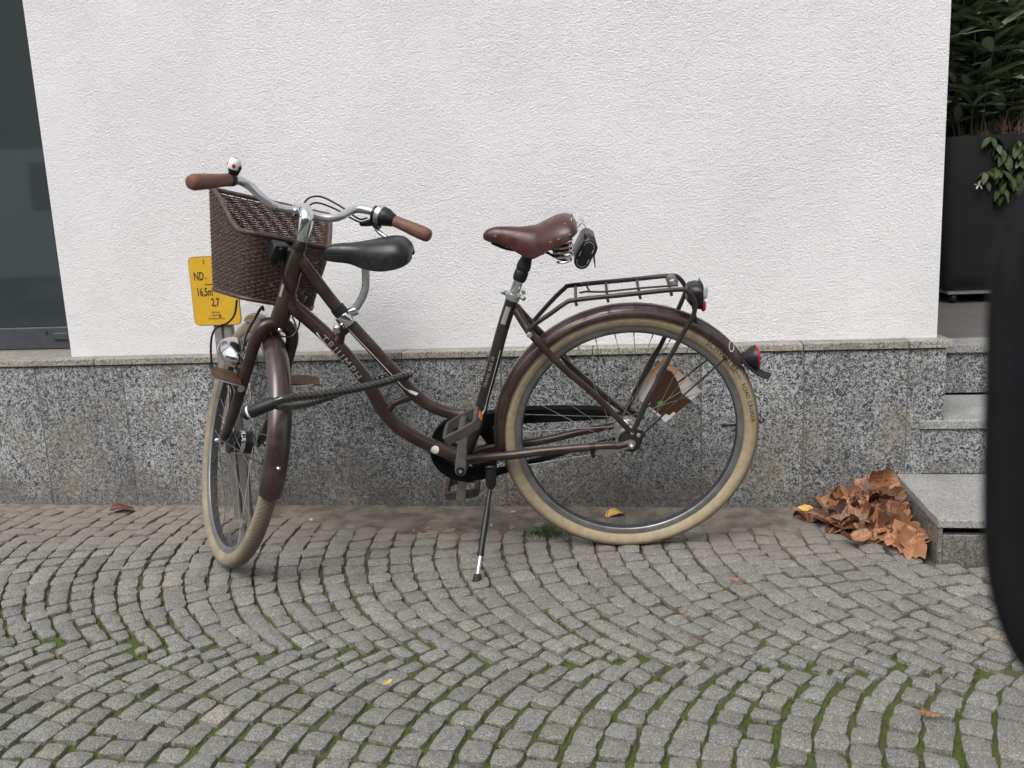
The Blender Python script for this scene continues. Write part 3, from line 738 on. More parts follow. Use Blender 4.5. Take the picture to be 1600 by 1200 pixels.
# ================================================================== THE BICYCLE (local axes: X forward, Y towards the camera side, Z up in the leaning frame)
BF = Vector((-0.99337191, -0.11494457, 0)); BL = Vector((0.11296371, -0.97625299, -0.18484939)); BU = Vector((0.02124743, -0.18362419, 0.98276686))
BM = Matrix((BF, BL, BU)).transposed().to_4x4(); BM.translation = Vector((-0.08650325, -0.32741019, 0))
bk = empty('bicycle', (0, 0, 0), 'dark brown step-through bicycle with cream tyres leaning on its kickstand', 'bicycle'); bk.matrix_world = BM
# steering frame
SA = Vector((.8481, 0, .92698)); SX = Vector((-.38541, 0, .92274)); SF = Vector((.43387, -.88256, .18122)); SL = Vector((.81438, .4702, .34015))
def st_(v): return SA + SF * v[0] + SL * v[1] + SX * v[2]         # (forward, left, up the steering axis)
P_ = MT['paint']
def bbox_pts(mb, c, dx, dy, dz, hx, hy, hz, e=.002):
    """box with its own axes"""
    dx, dy, dz = [Vector(d).normalized() for d in (dx, dy, dz)]; c = Vector(c); old = mb.xf
    mb.xf = (lambda v: (old(c + dx * v.x + dy * v.y + dz * v.z) if old else c + dx * v.x + dy * v.y + dz * v.z))
    mb.box((-hx, -hy, -hz), (hx, hy, hz), e); mb.xf = old
# ---- frame
f = MB()
DT = [(.905, 0, .782), (.858, 0, .731), (.817, 0, .686), (.778, 0, .637), (.748, 0, .593), (.719, 0, .545), (.700, 0, .503), (.683, 0, .461), (.658, 0, .420), (.622, 0, .384), (.577, 0, .353), (.523, 0, .325), (.469, 0, .300)]
TT = [(.853, 0, .888), (.804, 0, .805), (.75, 0, .719), (.69, 0, .637), (.632, 0, .558), (.591, 0, .503), (.548, 0, .463), (.50, 0, .440), (.461, 0, .431), (.425, 0, .430)]
ST = [(.469, 0, .296), (.422, 0, .397), (.3965, 0, .483), (.369, 0, .566), (.335, 0, .675), (.305, 0, .757)]
f.tube(DT, .0200, 18, 4); f.tube(TT, .0170, 18, 4)
f.tube([(.781, 0, .662), (.768, 0, .681), (.755, 0, .700)], [.017, .0105, .017], 12, 3)
f.tube([(.672, 0, .447), (.650, 0, .470), (.630, 0, .480), (.598, 0, .492)], [.0135, .0095, .0095, .0125], 12, 4)
hd = lambda t: Vector((.8481, 0, .92698)).lerp(Vector((.9317, 0, .72683)), t)
f.rings([(hd(.05), .0165), (hd(.08), .0175), (hd(.16), .0205), (hd(.3), .0225), (hd(.5), .0235), (hd(.8), .0235), (hd(.96), .0255), (hd(1.02), .025)], 22)
f.tube([hd(.52) , (.893, 0, .77), (.86, 0, .733)], [.015, .021, .020], 14, 3)
frame = f.build('frame', P_, bk)
f = MB(); f.tube(ST, [.019, .017, .0165, .0165, .0165, .0170], 18, 3)
seat_tube = f.build('seat_tube', MT['rackp'], bk)
MB().cyl((.469, -.036, .296), (.469, .036, .296), .022, bev=.002).build('bottom_bracket', P_, bk)
for s_ in (1, -1):
    f = MB()
    if s_ > 0: ss = [(.296, .013, .732), (.272, .034, .694), (.248, .050, .662), (.177, .060, .581), (.094, .063, .500), (.001, .066, .392)]; cs = [(.455, .022, .303), (.398, .043, .318), (.326, .055, .328), (.214, .060, .341), (.060, .065, .351), (.035, .067, .350), (.004, .068, .358)]
    else: ss = [(.296, -.013, .732), (.272, -.034, .694), (.245, -.048, .656), (.188, -.056, .595), (.157, -.06, .545), (.073, -.063, .456), (-.001, -.066, .390)]; cs = [(.455, -.022, .300), (.398, -.043, .306), (.33, -.052, .309), (.228, -.06, .318), (.136, -.065, .336), (.03, -.067, .352), (.004, -.068, .358)]
    f.tube(ss, [.0115, .0115, .0105, .0095, .009, .008], 12, 4); f.build('seat_stay', P_, bk)
    f = MB(); f.tube(cs, [.014, .013, .0125, .0115, .010, .009], 12, 4); f.build('chain_stay', P_, bk)
    # dropout plate
    pl_ = [(.02, .392), (-.012, .400), (-.034, .392), (-.040, .378), (-.024, .366), (-.026, .346), (-.008, .332), (.020, .336), (.040, .346), (.030, .362)]
    MB().prism(pl_, s_ * .064, s_ * .070, lambda p, t: (p[0], t, p[1])).build('dropout', P_, bk)
b_ = MB()
for u, v in ((.262, .678),): b_.cyl((u, .058, v), (u, .070, v), .0075, bev=.001, seg=12)
for u, v in ((-.003, .392), (-.020, .384)): b_.cyl((u, .068, v), (u, .077, v), .0055, bev=.001, seg=12)
b_.build('bolt', MT['alu'], bk)
# decals on the frame: TRIUMPH lettering on the down tube, stripes, seat tube print
def on_tube(path, r, t0, flip=1):
    P = smooth_path(path, 6); cum = [0]
    for i in range(1, len(P)): cum.append(cum[-1] + (P[i] - P[i - 1]).length)
    def mp(a, b_):
        s0 = t0 + a; i = 0
        while i < len(cum) - 2 and cum[i + 1] < s0: i += 1
        t = (s0 - cum[i]) / max(1e-6, cum[i + 1] - cum[i]); p = P[i].lerp(P[i + 1], t); T = (P[i + 1] - P[i]).normalized()
        sd = Vector((T.z, 0, -T.x)); ang = b_ / r
        return p + (sd * sin(ang) + Vector((0, 1, 0)) * cos(ang)) * (r + .0006)
    return mp
d = MB(); mp = on_tube(DT, .0200, .133); text_mb(d, 'TRIUMPH', .030, lambda a, b_: mp(a, b_ - .014), 1.3, 1)
d.build('lettering', MT['silverprint'], frame, smooth=False, fix=False)['kind'] = 'stuff'
d = MB()
def strip(d, mp, pts, w_):
    for (a0, b0), (a1, b1) in zip(pts[:-1], pts[1:]):
        k = max(1, int((a1 - a0) / .006))
        for i in range(k):
            x0, x1 = a0 + (a1 - a0) * i / k, a0 + (a1 - a0) * (i + 1) / k; y0, y1 = b0 + (b1 - b0) * i / k, b0 + (b1 - b0) * (i + 1) / k
            q4 = [-1, -.5, 0, .5, 1]
            d.add([mp(x0, y0 + w_(x0) * q) for q in q4] + [mp(x1, y1 + w_(x1) * q) for q in q4], [[j, j + 5, j + 6, j + 1] for j in range(4)])
mp = on_tube(DT, .0200, .115); strip(d, mp, [(0, -.006), (.02, -.012), (.19, -.015)], lambda a: .0008 + .003 * max(0, 1 - a / .05))
mp = on_tube(TT, .0170, .215); strip(d, mp, [(0, -.008), (.22, -.004), (.26, .010)], lambda a: .0014 + (.003 if a > .235 else 0))
mp = on_tube(ST, .0168, .14); strip(d, mp, [(-.02, .012), (.03, -.010), (.21, -.008)], lambda a: .0012 + .0035 * max(0, 1 - abs(a - .0) / .05))
d.build('decal_stripe', MT['white'], frame, smooth=False, fix=False)
d = MB(); mp = on_tube(ST, .0170, .235); text_mb(d, 'TRAVEL BIKE 28', .012, lambda a, b_: mp(a, b_ + .002), 1.1, 1); d.build('lettering', MT['silverprint'], seat_tube, smooth=False, fix=False)['kind'] = 'stuff'
d = MB(); mp = on_tube(ST[::-1], .0172, .018); strip(d, mp, [(0, -.004), (.05, -.004)], lambda a: .0065); d.build('sticker', MT['silverprint'], seat_tube, smooth=False, fix=False)
d = MB(); mp = on_tube([hd(.3), hd(.9)], .0240, .045); strip(d, mp, [(0, -.012), (.035, -.012)], lambda a: .0042); d.build('sticker', MT['silverprint'], frame, smooth=False, fix=False)
d = MB(); mp = on_tube(DT, .0203, .575); strip(d, mp, [(i * .0022, 0) for i in range(11)], lambda a: max(.001, .013 * sqrt(max(0, 1 - ((a - .011) / .0115) ** 2)))); d.build('sticker', MT['white'], frame, smooth=False, fix=False)
# seat clamp, post
sd_ = Vector((-.035, 0, .0875)).normalized(); s0 = Vector((.305, 0, .757))
f = MB(); f.rings([(s0, .0195), (s0 + sd_ * .016, .0195)], 20); f.cyl((.318, .004, .772), (.325, .004, .776), .004, seg=10); f.cyl((.285, .0, .766), (.272, .018, .762), .006, bev=.001, seg=12); f.tube([(.322, .0, .776), (.330, .02, .782), (.318, .04, .790)], .004, 8, 3); f.cyl((.275, .012, .780), (.272, .024, .780), .0055, seg=10)
f.build('seat_clamp', MT['alu'], bk)
MB().rings([(s0 + sd_ * .005, .0135), (s0 + sd_ * .068, .0135)], 20).build('seat_post', MT['chrome'], bk)
f = MB(); f.rings([(s0 + sd_ * .055, .0165), (s0 + sd_ * .062, .0185), (s0 + sd_ * .080, .0185), (s0 + sd_ * .083, .0165), (s0 + sd_ * .090, .019), (s0 + sd_ * .100, .0185), (s0 + sd_ * .118, .0145), (s0 + sd_ * .135, .012)], 20); f.build('suspension_sleeve', MT['black'], bk)
f = MB(); f.cyl((.245, -.022, .884), (.245, .024, .884), .016, bev=.003, seg=16); f.cyl((.222, -.02, .888), (.222, .022, .888), .011, bev=.002, seg=14); f.box((.215, -.018, .885), (.262, .018, .900), .003); f.build('saddle_clamp', MT['black'], bk)
# ---- brown leather saddle
def saddle(sec, mat, name, parent, under=.012, expo=2.4):
    mb = MB(); rows = []; n = 18; rin = []
    for u, top, hw, sk in sec:
        r = []; r2 = []
        for k in range(n + 1):
            t = -1 + 2 * k / n; a = abs(t)
            wv = hw * (1 if t >= 0 else -1) * (1 - (1 - a) ** 1.35) if a < 1 else hw * t
            z = sk + (top - sk) * (1 - a ** expo) ** .75
            r.append((u, wv, z)); r2.append((u, wv * .90, min(z - .004, sk + (z - sk) * .75 + (under if name == 'p' else 0) - .0015)))
        rows.append(r + r2[::-1])
    mb.grid(rows, True); m = len(rows[0])
    k = len(rows); mb.f.append(list(range(m))); mb.f.append([(k - 1) * m + i for i in range(m)]); mb.mi += [0, 0]; mb.sm += [False, False]
    return mb.build(name, mat, parent)
def dense(sec, n=4):
    P = []
    for i in range(len(sec) - 1):
        p0 = sec[max(i - 1, 0)]; p1 = sec[i]; p2 = sec[i + 1]; p3 = sec[min(i + 2, len(sec) - 1)]
        for k in range(n):
            t = k / n; P.append(tuple(.5 * (2 * b + (c - a) * t + (2 * a - 5 * b + 4 * c - d_) * t * t + (3 * b - a - 3 * c + d_) * t ** 3) for a, b, c, d_ in zip(p0, p1, p2, p3)))
    P.append(sec[-1]); return P
sad = saddle(dense([(.3705, .934, .006, .928), (.366, .940, .013, .925), (.355, .947, .019, .921), (.335, .9515, .025, .916), (.31, .951, .030, .907), (.285, .949, .040, .894), (.26, .9485, .054, .881), (.235, .950, .066, .884), (.21, .960, .078, .900), (.185, .970, .088, .912), (.160, .974, .092, .924), (.143, .969, .088, .936), (.133, .958, .074, .942), (.1295, .948, .055, .941)]), MT['leather'], 'saddle', bk)
rv = MB()
for u, w_, z in ((.338, .0235, .934), (.178, .0885, .933), (.150, .0915, .944), (.198, .079, .925)): rv.rings([((u, w_ - .002, z), .0045), ((u, w_ + .0015, z), .0042), ((u, w_ + .0025, z), .002)], 12)
for u, w_, z in ((.142, .03, .968), (.142, -.03, .968), (.160, .06, .962), (.160, -.06, .962)): rv.rings([((u, w_, z - .002), .0045), ((u - .001, w_, z + .003), .003)], 12)
rv.build('rivets', MT['copper'] if False else MT['chrome'], sad)
for s_ in (1, -1):
    mb = MB(); pts = []
    for i in range(97):
        a = i / 96 * 2 * pi * 5.2; h = i / 96; rr9 = .0165 + .0055 * min(1, h * 3); pts.append((.166 + rr9 * cos(a), s_ * .050 + rr9 * sin(a), .864 + .066 * h))
    mb.tube(pts, .0034, 8, 1); mb.build('spring', MT['chrome'], sad)
mb = MB()
for s_ in (1, -1):
    mb.tube([(.350, s_ * .008, .912), (.31, s_ * .016, .896), (.262, s_ * .022, .889), (.215, s_ * .024, .887), (.18, s_ * .045, .872), (.150, s_ * .05, .866)], .0035, 8, 4)
mb.build('saddle_rail', MT['black'], sad)
mb = MB(); rows = []
for i in range(9):
    t = i / 8; rr = .024 * sin(pi * (.1 + .8 * t)) ** .6; rows.append([(.178 + .055 * (t - .5) * 1.0 - .012 * t + .004 * noise.noise(Vector((t * 9, k, 1))), rr * 1.5 * cos(2 * pi * k / 14), .897 - .012 * t + (rr + .004 * noise.noise(Vector((t * 5, k * .9, 2)))) * sin(2 * pi * k / 14)) for k in range(14)])
mb.grid(rows, True); mb.build('folded_cloth', MT['redcloth'], sad)
# ---- child saddle on the top tube
sad2 = saddle(dense([(.787, .909, .012, .899), (.783, .917, .018, .892), (.772, .924, .022, .889), (.75, .9265, .026, .886), (.72, .9265, .031, .882), (.69, .928, .042, .872), (.66, .931, .058, .867), (.63, .935, .068, .866), (.60, .937, .072, .870), (.578, .932, .068, .875), (.562, .918, .052, .882), (.555, .903, .028, .890)]), MT['vinyl'], 'child_saddle', bk, expo=3.2)
sad2['label'] = 'small black padded child saddle above the frame'
mb = MB(); mb.prism([(.77, .89), (.70, .886), (.66, .872), (.60, .872), (.57, .886), (.565, .902), (.78, .902)], -.03, .03, lambda p, t: (p[0], t, p[1])); mb.build('saddle_base', MT['black'], sad2)
cp = MB(); cp.tube([(.684, 0, .880), (.685, 0, .848), (.689, 0, .81), (.702, 0, .780), (.722, 0, .752), (.742, 0, .730)], .0105, 14, 5); cp.build('child_saddle_post', MT['galv'] if False else MT['alu'], bk)
TTd = (Vector(TT[2]) - Vector(TT[1])).normalized(); tn = Vector((TTd.z, 0, -TTd.x)) * -1
cc_ = Vector((.752, 0, .722))
cl = MB(); cl.rings([(cc_ - TTd * .017, .0235), (cc_ - TTd * .014, .025), (cc_ + TTd * .014, .025), (cc_ + TTd * .017, .0235)], 20)
cl.cyl(cc_ + Vector((-.012, .0, .012)) - TTd * .004, cc_ + Vector((-.036, .0, .022)) - TTd * .004, .013, bev=.002); cl.box(tuple(cc_ + Vector((.014, .006, -.034))), tuple(cc_ + Vector((.034, .022, -.012))), .003); cl.cyl(cc_ + Vector((.02, .022, -.02)), cc_ + Vector((.02, .034, -.02)), .006, seg=10)
cl.build('post_clamp', MT['chrome'], bk)
MB().rings([(cc_ - TTd * .040, .0195), (cc_ - TTd * .0185, .0200)], 20).build('rubber_shim', MT['black'], bk)
# ---- wheels
def wheel(parent, C, e1, e2, nn, hubkind, nsp=36, phase=0.0, tm='tyre'):
    C, e1, e2, nn = map(Vector, (C, e1, e2, nn))
    WM = Matrix((e1, nn, e2)).transposed().to_4x4(); WM.translation = C      # local X = e1, Y = axle (towards the rider's left), Z = e2
    rim = MB(); ns = 120
    prof = [(.3165, .0125), (.3165, .0105), (.309, .0095), (.309, -.0095), (.3165, -.0105), (.3165, -.0125), (.304, -.0125), (.2985, -.0085), (.2965, 0), (.2985, .0085), (.304, .0125)]
    rows = [[(r * cos(a), y, r * sin(a)) for r, y in prof] for a in [2 * pi * i / ns for i in range(ns + 1)]]
    rim.grid(rows, True); o = rim.build('wheel', MT['rim'], parent); o.matrix_local = WM
    rb = MB(); rows = [[(r * cos(a), y, r * sin(a)) for r, y in [(.2963, .008), (.2957, .0), (.2963, -.008), (.2985, -.0088), (.2985, .0088)]] for a in [2 * pi * i / ns for i in range(ns + 1)]]
    rb.grid(rows, True); rb.build('rim_bed', MT['rimdark'], o)
    ty = MB(); rows = []; uv = []; R, r = .3345, .0238; m = 24
    for i in range(ns + 1):
        a = 2 * pi * i / ns
        rw_ = []
        for k in range(m + 1):
            ph = 2 * pi * k / m          # 0 at the inside
            rr = R - r * cos(ph); y = r * sin(ph) * (1.0 if cos(ph) < .2 else .93)
            if rr < .3155: rr = .3155
            rw_.append((rr * cos(a), y, rr * sin(a))); uv.append((a * .358, k / m))
        rows.append(rw_)
    ty.grid(rows, False, uv); ty.build('tyre', MT[tm], o, fix=True)
    hb = MB()
    if hubkind == 'dynamo':
        hb.rings([((0, -.034, 0), .012), ((0, -.033, 0), .034), ((0, -.028, 0), .0355), ((0, -.024, 0), .033), ((0, .026, 0), .033), ((0, .030, 0), .0355), ((0, .034, 0), .034), ((0, .035, 0), .012)], 28)
        hub = hb.build('hub', MT['black'], o); MB().rings([((0, -.006, 0), .0335), ((0, -.005, 0), .0345), ((0, .006, 0), .0345), ((0, .007, 0), .0335)], 28).build('chrome_band', MT['chrome'], hub)
        fl_, rf = .029, .034
    else:
        hb.rings([((0, -.031, 0), .014), ((0, -.030, 0), .0395), ((0, -.026, 0), .0395), ((0, -.024, 0), .031), ((0, .022, 0), .031), ((0, .024, 0), .0395), ((0, .028, 0), .0395), ((0, .029, 0), .034), ((0, .046, 0), .032), ((0, .047, 0), .014)], 28)
        hub = hb.build('hub', MT['alu'], o); MB().rings([((0, .0475, 0), .033), ((0, .052, 0), .030), ((0, .056, 0), .014)], 24).build('brake_drum', MT['black'], hub)
        fl_, rf = .026, .038
    ax_ = MB(); q = .078 if hubkind != 'dynamo' else .060
    ax_.cyl((0, -q, 0), (0, q, 0), .0048, seg=12)
    for s_ in (1, -1):
        if hubkind == 'dynamo': ax_.rings([((0, s_ * .055, 0), .009), ((0, s_ * .060, 0), .009), ((0, s_ * .061, 0), .0065), ((0, s_ * .070, 0), .0065), ((0, s_ * .074, 0), .003)], 12)
        else: ax_.rings([((0, s_ * .071, 0), .0125), ((0, s_ * .073, 0), .0125), ((0, s_ * .0735, 0), .009), ((0, s_ * .082, 0), .009), ((0, s_ * .090, 0), .007), ((0, s_ * .094, 0), .003)], 12)
    ax_.build('axle', MT['alu'], o)
    base = []
    k = nsp // 4
    for s_, tr in ((1, 1), (1, -1), (-1, 1), (-1, -1)):
        a0 = phase + (0 if s_ > 0 else 2 * pi / nsp) + (0 if tr > 0 else 2 * 2 * pi / nsp); off = tr * radians(62)
        p0 = Vector((rf * cos(a0 + off), s_ * (fl_ + .001 * tr), rf * sin(a0 + off))); p1 = Vector((.297 * cos(a0), s_ * .003, .297 * sin(a0)))
        sp_ = MB(); sp_.tube([p0, p1 + (p0 - p1) * .045], .00105, 5, 1); sp_.tube([p1 + (p0 - p1) * .05, p1], .0018, 5, 1)
        so_ = sp_.build('spoke', MT['steel'], o); 
        for i in range(1, k): copy_obj(so_, o, Matrix.Rotation(i * 2 * pi / k, 4, 'Y'))
    vl = MB(); a = phase + pi * .97; vl.tube([(.300 * cos(a), 0, .300 * sin(a)), (.262 * cos(a), 0, .262 * sin(a))], .0035, 8, 1); vl.tube([(.268 * cos(a), 0, .268 * sin(a)), (.256 * cos(a), 0, .256 * sin(a))], .0052, 8, 1)
    vl.build('valve', MT['black'], o)
    return o
rw_o = wheel(bk, (0, 0, .358), (1, 0, 0), (0, 0, 1), (0, 1, 0), 'coaster', phase=.05)
FC = st_(Vector((.0489, 0, -.6331)))
fw_o = wheel(bk, FC, SF, SX, SL, 'dynamo', phase=.62, tm='tyre2')
# lettering on the rear tyre sidewall (angle measured in the X-Z plane)
def tyre_text(txt, size, ang0, sgn, parent, rho=.3375, spacing=1.0):
    mb = MB(); R, r = .3345, .0238
    def mp(a, b_):
        rr = rho + b_ - size * .35; th = ang0 + sgn * a / rho
        y = sqrt(max(0, r * r - (rr - R) ** 2)) + .0007
        return Vector((rr * cos(th), y, rr * sin(th)))
    text_mb(mb, txt, size, mp, spacing, 1); o = mb.build('tyre_lettering', MT['darkprint'], parent, smooth=False, fix=False); o['kind'] = 'stuff'; return o
tyre_text('SCHWALBE', .021, radians(127.5), 1, rw_o, .3375, 1.15)
tyre_text('ROAD CRUISER', .016, radians(154.5), 1, rw_o, .3375, 1.1)
tyre_text('47-622', .009, radians(147.5), 1, rw_o, .3375, 1.1)
# ---- mudguards
def guard(name, C, e1, e2, nn, a0, a1, parent, R=.3665, hw=.031, n=70, stripes=True):
    C, e1, e2, nn = map(Vector, (C, e1, e2, nn))
    prof = [(-1, -.0175), (-1.03, -.0155), (-.97, -.010), (-.8, -.002), (-.55, .0045), (-.36, .0062), (-.34, .0085), (-.2, .0098), (0, .0104), (.2, .0098), (.34, .0085), (.36, .0062), (.55, .0045), (.8, -.002), (.97, -.010), (1.03, -.0155), (1, -.0175)]
    inner = [(x * .965, y - .0022) for x, y in prof[::-1]]
    rows = []
    for i in range(n + 1):
        a = radians(a0 + (a1 - a0) * i / n); d_ = e1 * cos(a) + e2 * sin(a)
        k = 1.0
        ed = min(i, n - i); k = .93 if ed == 0 else 1
        rows.append([C + d_ * (R + y * k) + nn * x * hw * k for x, y in prof + inner])
    mb = MB(); mb.grid(rows, True); m = len(rows[0])
    mb.f.append(list(range(m))); mb.f.append([(n) * m + i for i in range(m)]); mb.mi += [0, 0]; mb.sm += [False, False]
    return mb.build(name, MT['fender'], parent)
rg = guard('mudguard', (0, 0, .358), (1, 0, 0), (0, 0, 1), (0, 1, 0), -9, 146, bk)
fg = guard('mudguard', FC, SF, SX, SL, 60, 171.5, bk)
def stay(mb, pts, r=.0026): mb.tube(pts, r, 8, 4)
for s_ in (1, -1):
    mb = MB(); stay(mb, [(-.026, s_ * .070, .380), (-.06, s_ * .062, .408), (-.129, s_ * .050, .473), (-.252, s_ * .0335, .580)]); mb.cyl((-.252, s_ * .031, .580), (-.252, s_ * .037, .580), .005, seg=10); mb.build('mudguard_stay', MT['rackp'], bk)
    mb = MB(MB and st_); cF_ = Vector((.0489, 0, -.6331)); a = radians(158)
    stay(mb, [cF_ + Vector((0, s_ * .060, 0)), cF_ + Vector((-.02, s_ * .060, .012)), cF_ + Vector((.345 * cos(a), s_ * .036, .345 * sin(a)))]); mb.build('mudguard_stay', MT['rackp'], bk)
mb = MB(st_); a = radians(158.5); c0 = Vector((.0489, 0, -.6331)); p = c0 + Vector((.377 * cos(a), 0, .377 * sin(a))); mb.rings([(p, .006), (p + Vector((cos(a), 0, sin(a))) * .003, .0055), (p + Vector((cos(a), 0, sin(a))) * .0055, .003)], 12); mb.build('rivet', MT['chrome'], fg)
a = radians(146); rd = Vector((cos(a), 0, sin(a))); td = Vector((-sin(a), 0, cos(a)))     # td points along increasing angle
c0 = Vector((0, 0, .358))
fp = MB(); rows = []
for t, dr, hw in ((-.012, .3775, .026), (.01, .379, .029), (.03, .384, .031), (.052, .392, .032), (.072, .402, .028), (.082, .408, .018)):
    pc = c0 + rd * dr + td * t
    rows.append([pc + Vector((0, x * hw, 0)) - rd * (.012 * x * x) for x in (-1, -.6, -.2, .2, .6, 1)] + [pc + Vector((0, x * hw * .95, 0)) - rd * (.003 + .012 * x * x) for x in (1, .6, .2, -.2, -.6, -1)])
fp.grid(rows, True); fp.f.append(list(range(12))); fp.f.append([60 + i for i in range(12)]); fp.mi += [0, 0]; fp.sm += [False] * 2
fp.build('mud_flap', MT['rubber'], rg)
# rear reflector on the mudguard
rc = Vector((-.314, 0, .566)); bd = Vector((-1, 0, .05)).normalized()
mb = MB(); mb.rings([(rc - bd * .010, .012), (rc + bd * .002, .022), (rc + bd * .016, .031), (rc + bd * .024, .0345), (rc + bd * .026, .0345)], 24); rfl = mb.build('reflector', MT['black'], rg)
MB().rings([(rc + bd * .0262, .0340), (rc + bd * .0315, .0330), (rc + bd * .033, .030)], 24).build('red_lens', MT['red'], rfl)
mb = MB(); ring_ = [Vector((-.269, .030, .613)) + Vector((.5, 0, -.2)) * .012 * cos(t) + Vector((.1, .1, 1)) * .016 * sin(t) for t in [2 * pi * i / 24 for i in range(24)]]; mb.tube(ring_, .0011, 5, 1, closed=True); mb.build('wire_ring', MT['white'], rg)
mb = MB()
for a_ in (96, 108):
    a = radians(a_); d_ = Vector((cos(a), 0, sin(a)))
    for s_ in (1, -1): mb.box((0, 0, 0), (0, 0, 0)) if False else None
# ---- rear rack
rk = MB()
rn = [(.268, .056, .684), (.245, .060, .706), (.205, .060, .732), (.168, .060, .757), (.138, .060, .766), (-.001, .060, .775), (-.118, .060, .782), (-.145, .060, .776), (-.163, .060, .752), (-.163, .060, .716), (-.133, .060, .657), (-.100, .060, .594), (-.082, .061, .558), (-.068, .063, .524), (-.042, .066, .477), (-.017, .071, .420), (-.003, .073, .394)]
rf_ = [(.262, -.056, .668), (.245, -.060, .684), (.204, -.060, .728), (.165, -.060, .764), (.142, -.060, .772), (-.012, -.060, .781), (-.112, -.060, .787), (-.140, -.060, .781), (-.159, -.060, .750), (-.150, -.060, .716), (-.125, -.060, .66), (-.095, -.060, .594), (-.075, -.061, .558), (-.055, -.063, .515), (-.038, -.064, .479), (-.012, -.070, .424), (-.003, -.073, .394)]
for pth in (rn, rf_): rk.tube(pth, [.0062] * 10 + [.0062, .0065, .0085, .0095, .0085, .007, .0065], 12, 4)
rack = rk.build('luggage_rack', MT['rackp'], bk)
for u, z in ((.137, .768), (.056, .774), (-.026, .779), (-.105, .784)):
    mb = MB(); mb.tube([(u - .002, -.060, z + .003), (u, 0, z), (u + .002, .060, z - .006), (u + .0, .066, z - .016)], .0040, 8, 3); mb.build('cross_bar', MT['rackp'], rack)
mb = MB(); mb.tube([(-.125, -.035, .792), (-.03, -.035, .790), (.06, -.036, .786), (.10, -.034, .784), (.118, -.020, .788), (.124, -.006, .790)], .0028, 8, 4); mb.tube([(.10, -.034, .784), (.106, -.015, .778), (.102, .008, .775), (.112, .022, .776), (.128, .030, .776)][:5], .0026, 8, 4); mb.tube([(-.125, .035, .786), (-.03, .032, .782), (.06, .03, .776), (.108, .022, .776)], .0028, 8, 4); mb.build('spring_clip', MT['rackp'], rack)
mb = MB(); pts = [(-.115 + .012 * cos(i / 60 * 2 * pi * 6) * 1, -.028 + .05 * i / 60, .790 + .010 * sin(i / 60 * 2 * pi * 6)) for i in range(61)]; mb.tube(pts, .0016, 6, 1); mb.build('clip_spring', MT['steel'], rack)
mb = MB(); mb.tube([(-.150, .0, .765), (-.165, .0, .74), (-.172, .02, .70), (-.178, .02, .665)], .0045, 8, 3); mb.tube([(-.172, .012, .71), (-.160, .03, .690)], .003, 8, 1); mb.build('rack_bracket', MT['black'], rack)
# rear lamp
mb = MB(); rows = []
for x, hy, z0, z1 in ((-.152, .024, .736, .776), (-.160, .034, .726, .780), (-.174, .040, .717, .783), (-.186, .042, .715, .781), (-.190, .042, .717, .779)):
    rows.append([(x, y, z) for y, z in [(a, b_) for a, b_ in rrect(0, (z0 + z1) / 2, hy, (z1 - z0) / 2, min(hy, (z1 - z0) / 2) * .7, 4)]])
mb.grid(rows, True); mb.f.append(list(range(len(rows[0])))[::-1]); mb.mi.append(0); mb.sm.append(False); mb.f.append([4 * len(rows[0]) + i for i in range(len(rows[0]))]); mb.mi.append(0); mb.sm.append(False)
lamp = mb.build('rear_lamp', MT['black'], rack)
mb = MB(); rows = [[(x, y, z) for y, z in rrect(0, .765, hy, hz, hz * .6, 4)] for x, hy, hz in ((-.1895, .042, .021), (-.197, .040, .019), (-.202, .033, .014), (-.204, .02, .007))]; mb.grid(rows, True); mb.f.append([3 * len(rows[0]) + i for i in range(len(rows[0]))]); mb.mi.append(0); mb.sm.append(False); mb.build('clear_lens', MT['glassgrey'], lamp)
mb = MB(); rows = [[(x, y, z) for y, z in rrect(0, .7265, hy, hz, hz * .6, 4)] for x, hy, hz in ((-.1895, .042, .014), (-.196, .040, .0125), (-.199, .033, .009))]; mb.grid(rows, True); mb.f.append([2 * len(rows[0]) + i for i in range(len(rows[0]))]); mb.mi.append(0); mb.sm.append(False); mb.build('red_lens', MT['red'], lamp)
# ---- drivetrain
BBc = Vector((.469, 0, .296))
cg = MB(); n = 64; cen = (.467, .300); Ro, Ri = .101, .066
out = [(cen[0] + Ro * cos(2 * pi * i / n), cen[1] + Ro * sin(2 * pi * i / n)) for i in range(n)]; inn = [(cen[0] + Ri * cos(2 * pi * i / n), cen[1] + Ri * sin(2 * pi * i / n)) for i in range(n)]
vs = [(p[0], y, p[1]) for y in (-.045, -.072) for p in out + inn]
fs = []
for i in range(n):
    j = (i + 1) % n
    fs += [[i, j, n + j, n + i], [2 * n + i, 3 * n + i, 3 * n + j, 2 * n + j], [i, 2 * n + i, 2 * n + j, j], [n + i, n + j, 3 * n + j, 3 * n + i]]
cg.add(vs, fs)
upo = [(.470, .399), (.43, .406), (.324, .420), (.19, .419), (.10, .414), (.052, .408), (.040, .395), (.052, .384), (.12, .380), (.30, .378), (.38, .372), (.42, .352)]
cg.prism(upo, -.0440, -.0735, lambda p, t: (p[0], t, p[1]))
lo = [(.48, .199), (.42, .205), (.38, .214), (.20, .268), (.14, .289), (.14, .297), (.22, .275), (.39, .232), (.42, .240)]
cg.prism(lo, -.0435, -.0505, lambda p, t: (p[0], t, p[1]))
cg.build('chain_guard', simple('matt_black_plastic', (.009, .009, .010), .85, 0, .3, 40, .15, 0, .12), bk)
cr = MB(); n = 44; pts = []
for i in range(n * 4):
    a = 2 * pi * i / (n * 4); r_ = .0865 + (.004 if (i % 4) in (0, 1) else 0); pts.append((cen[0] + r_ * cos(a), BBc.z + r_ * sin(a)))
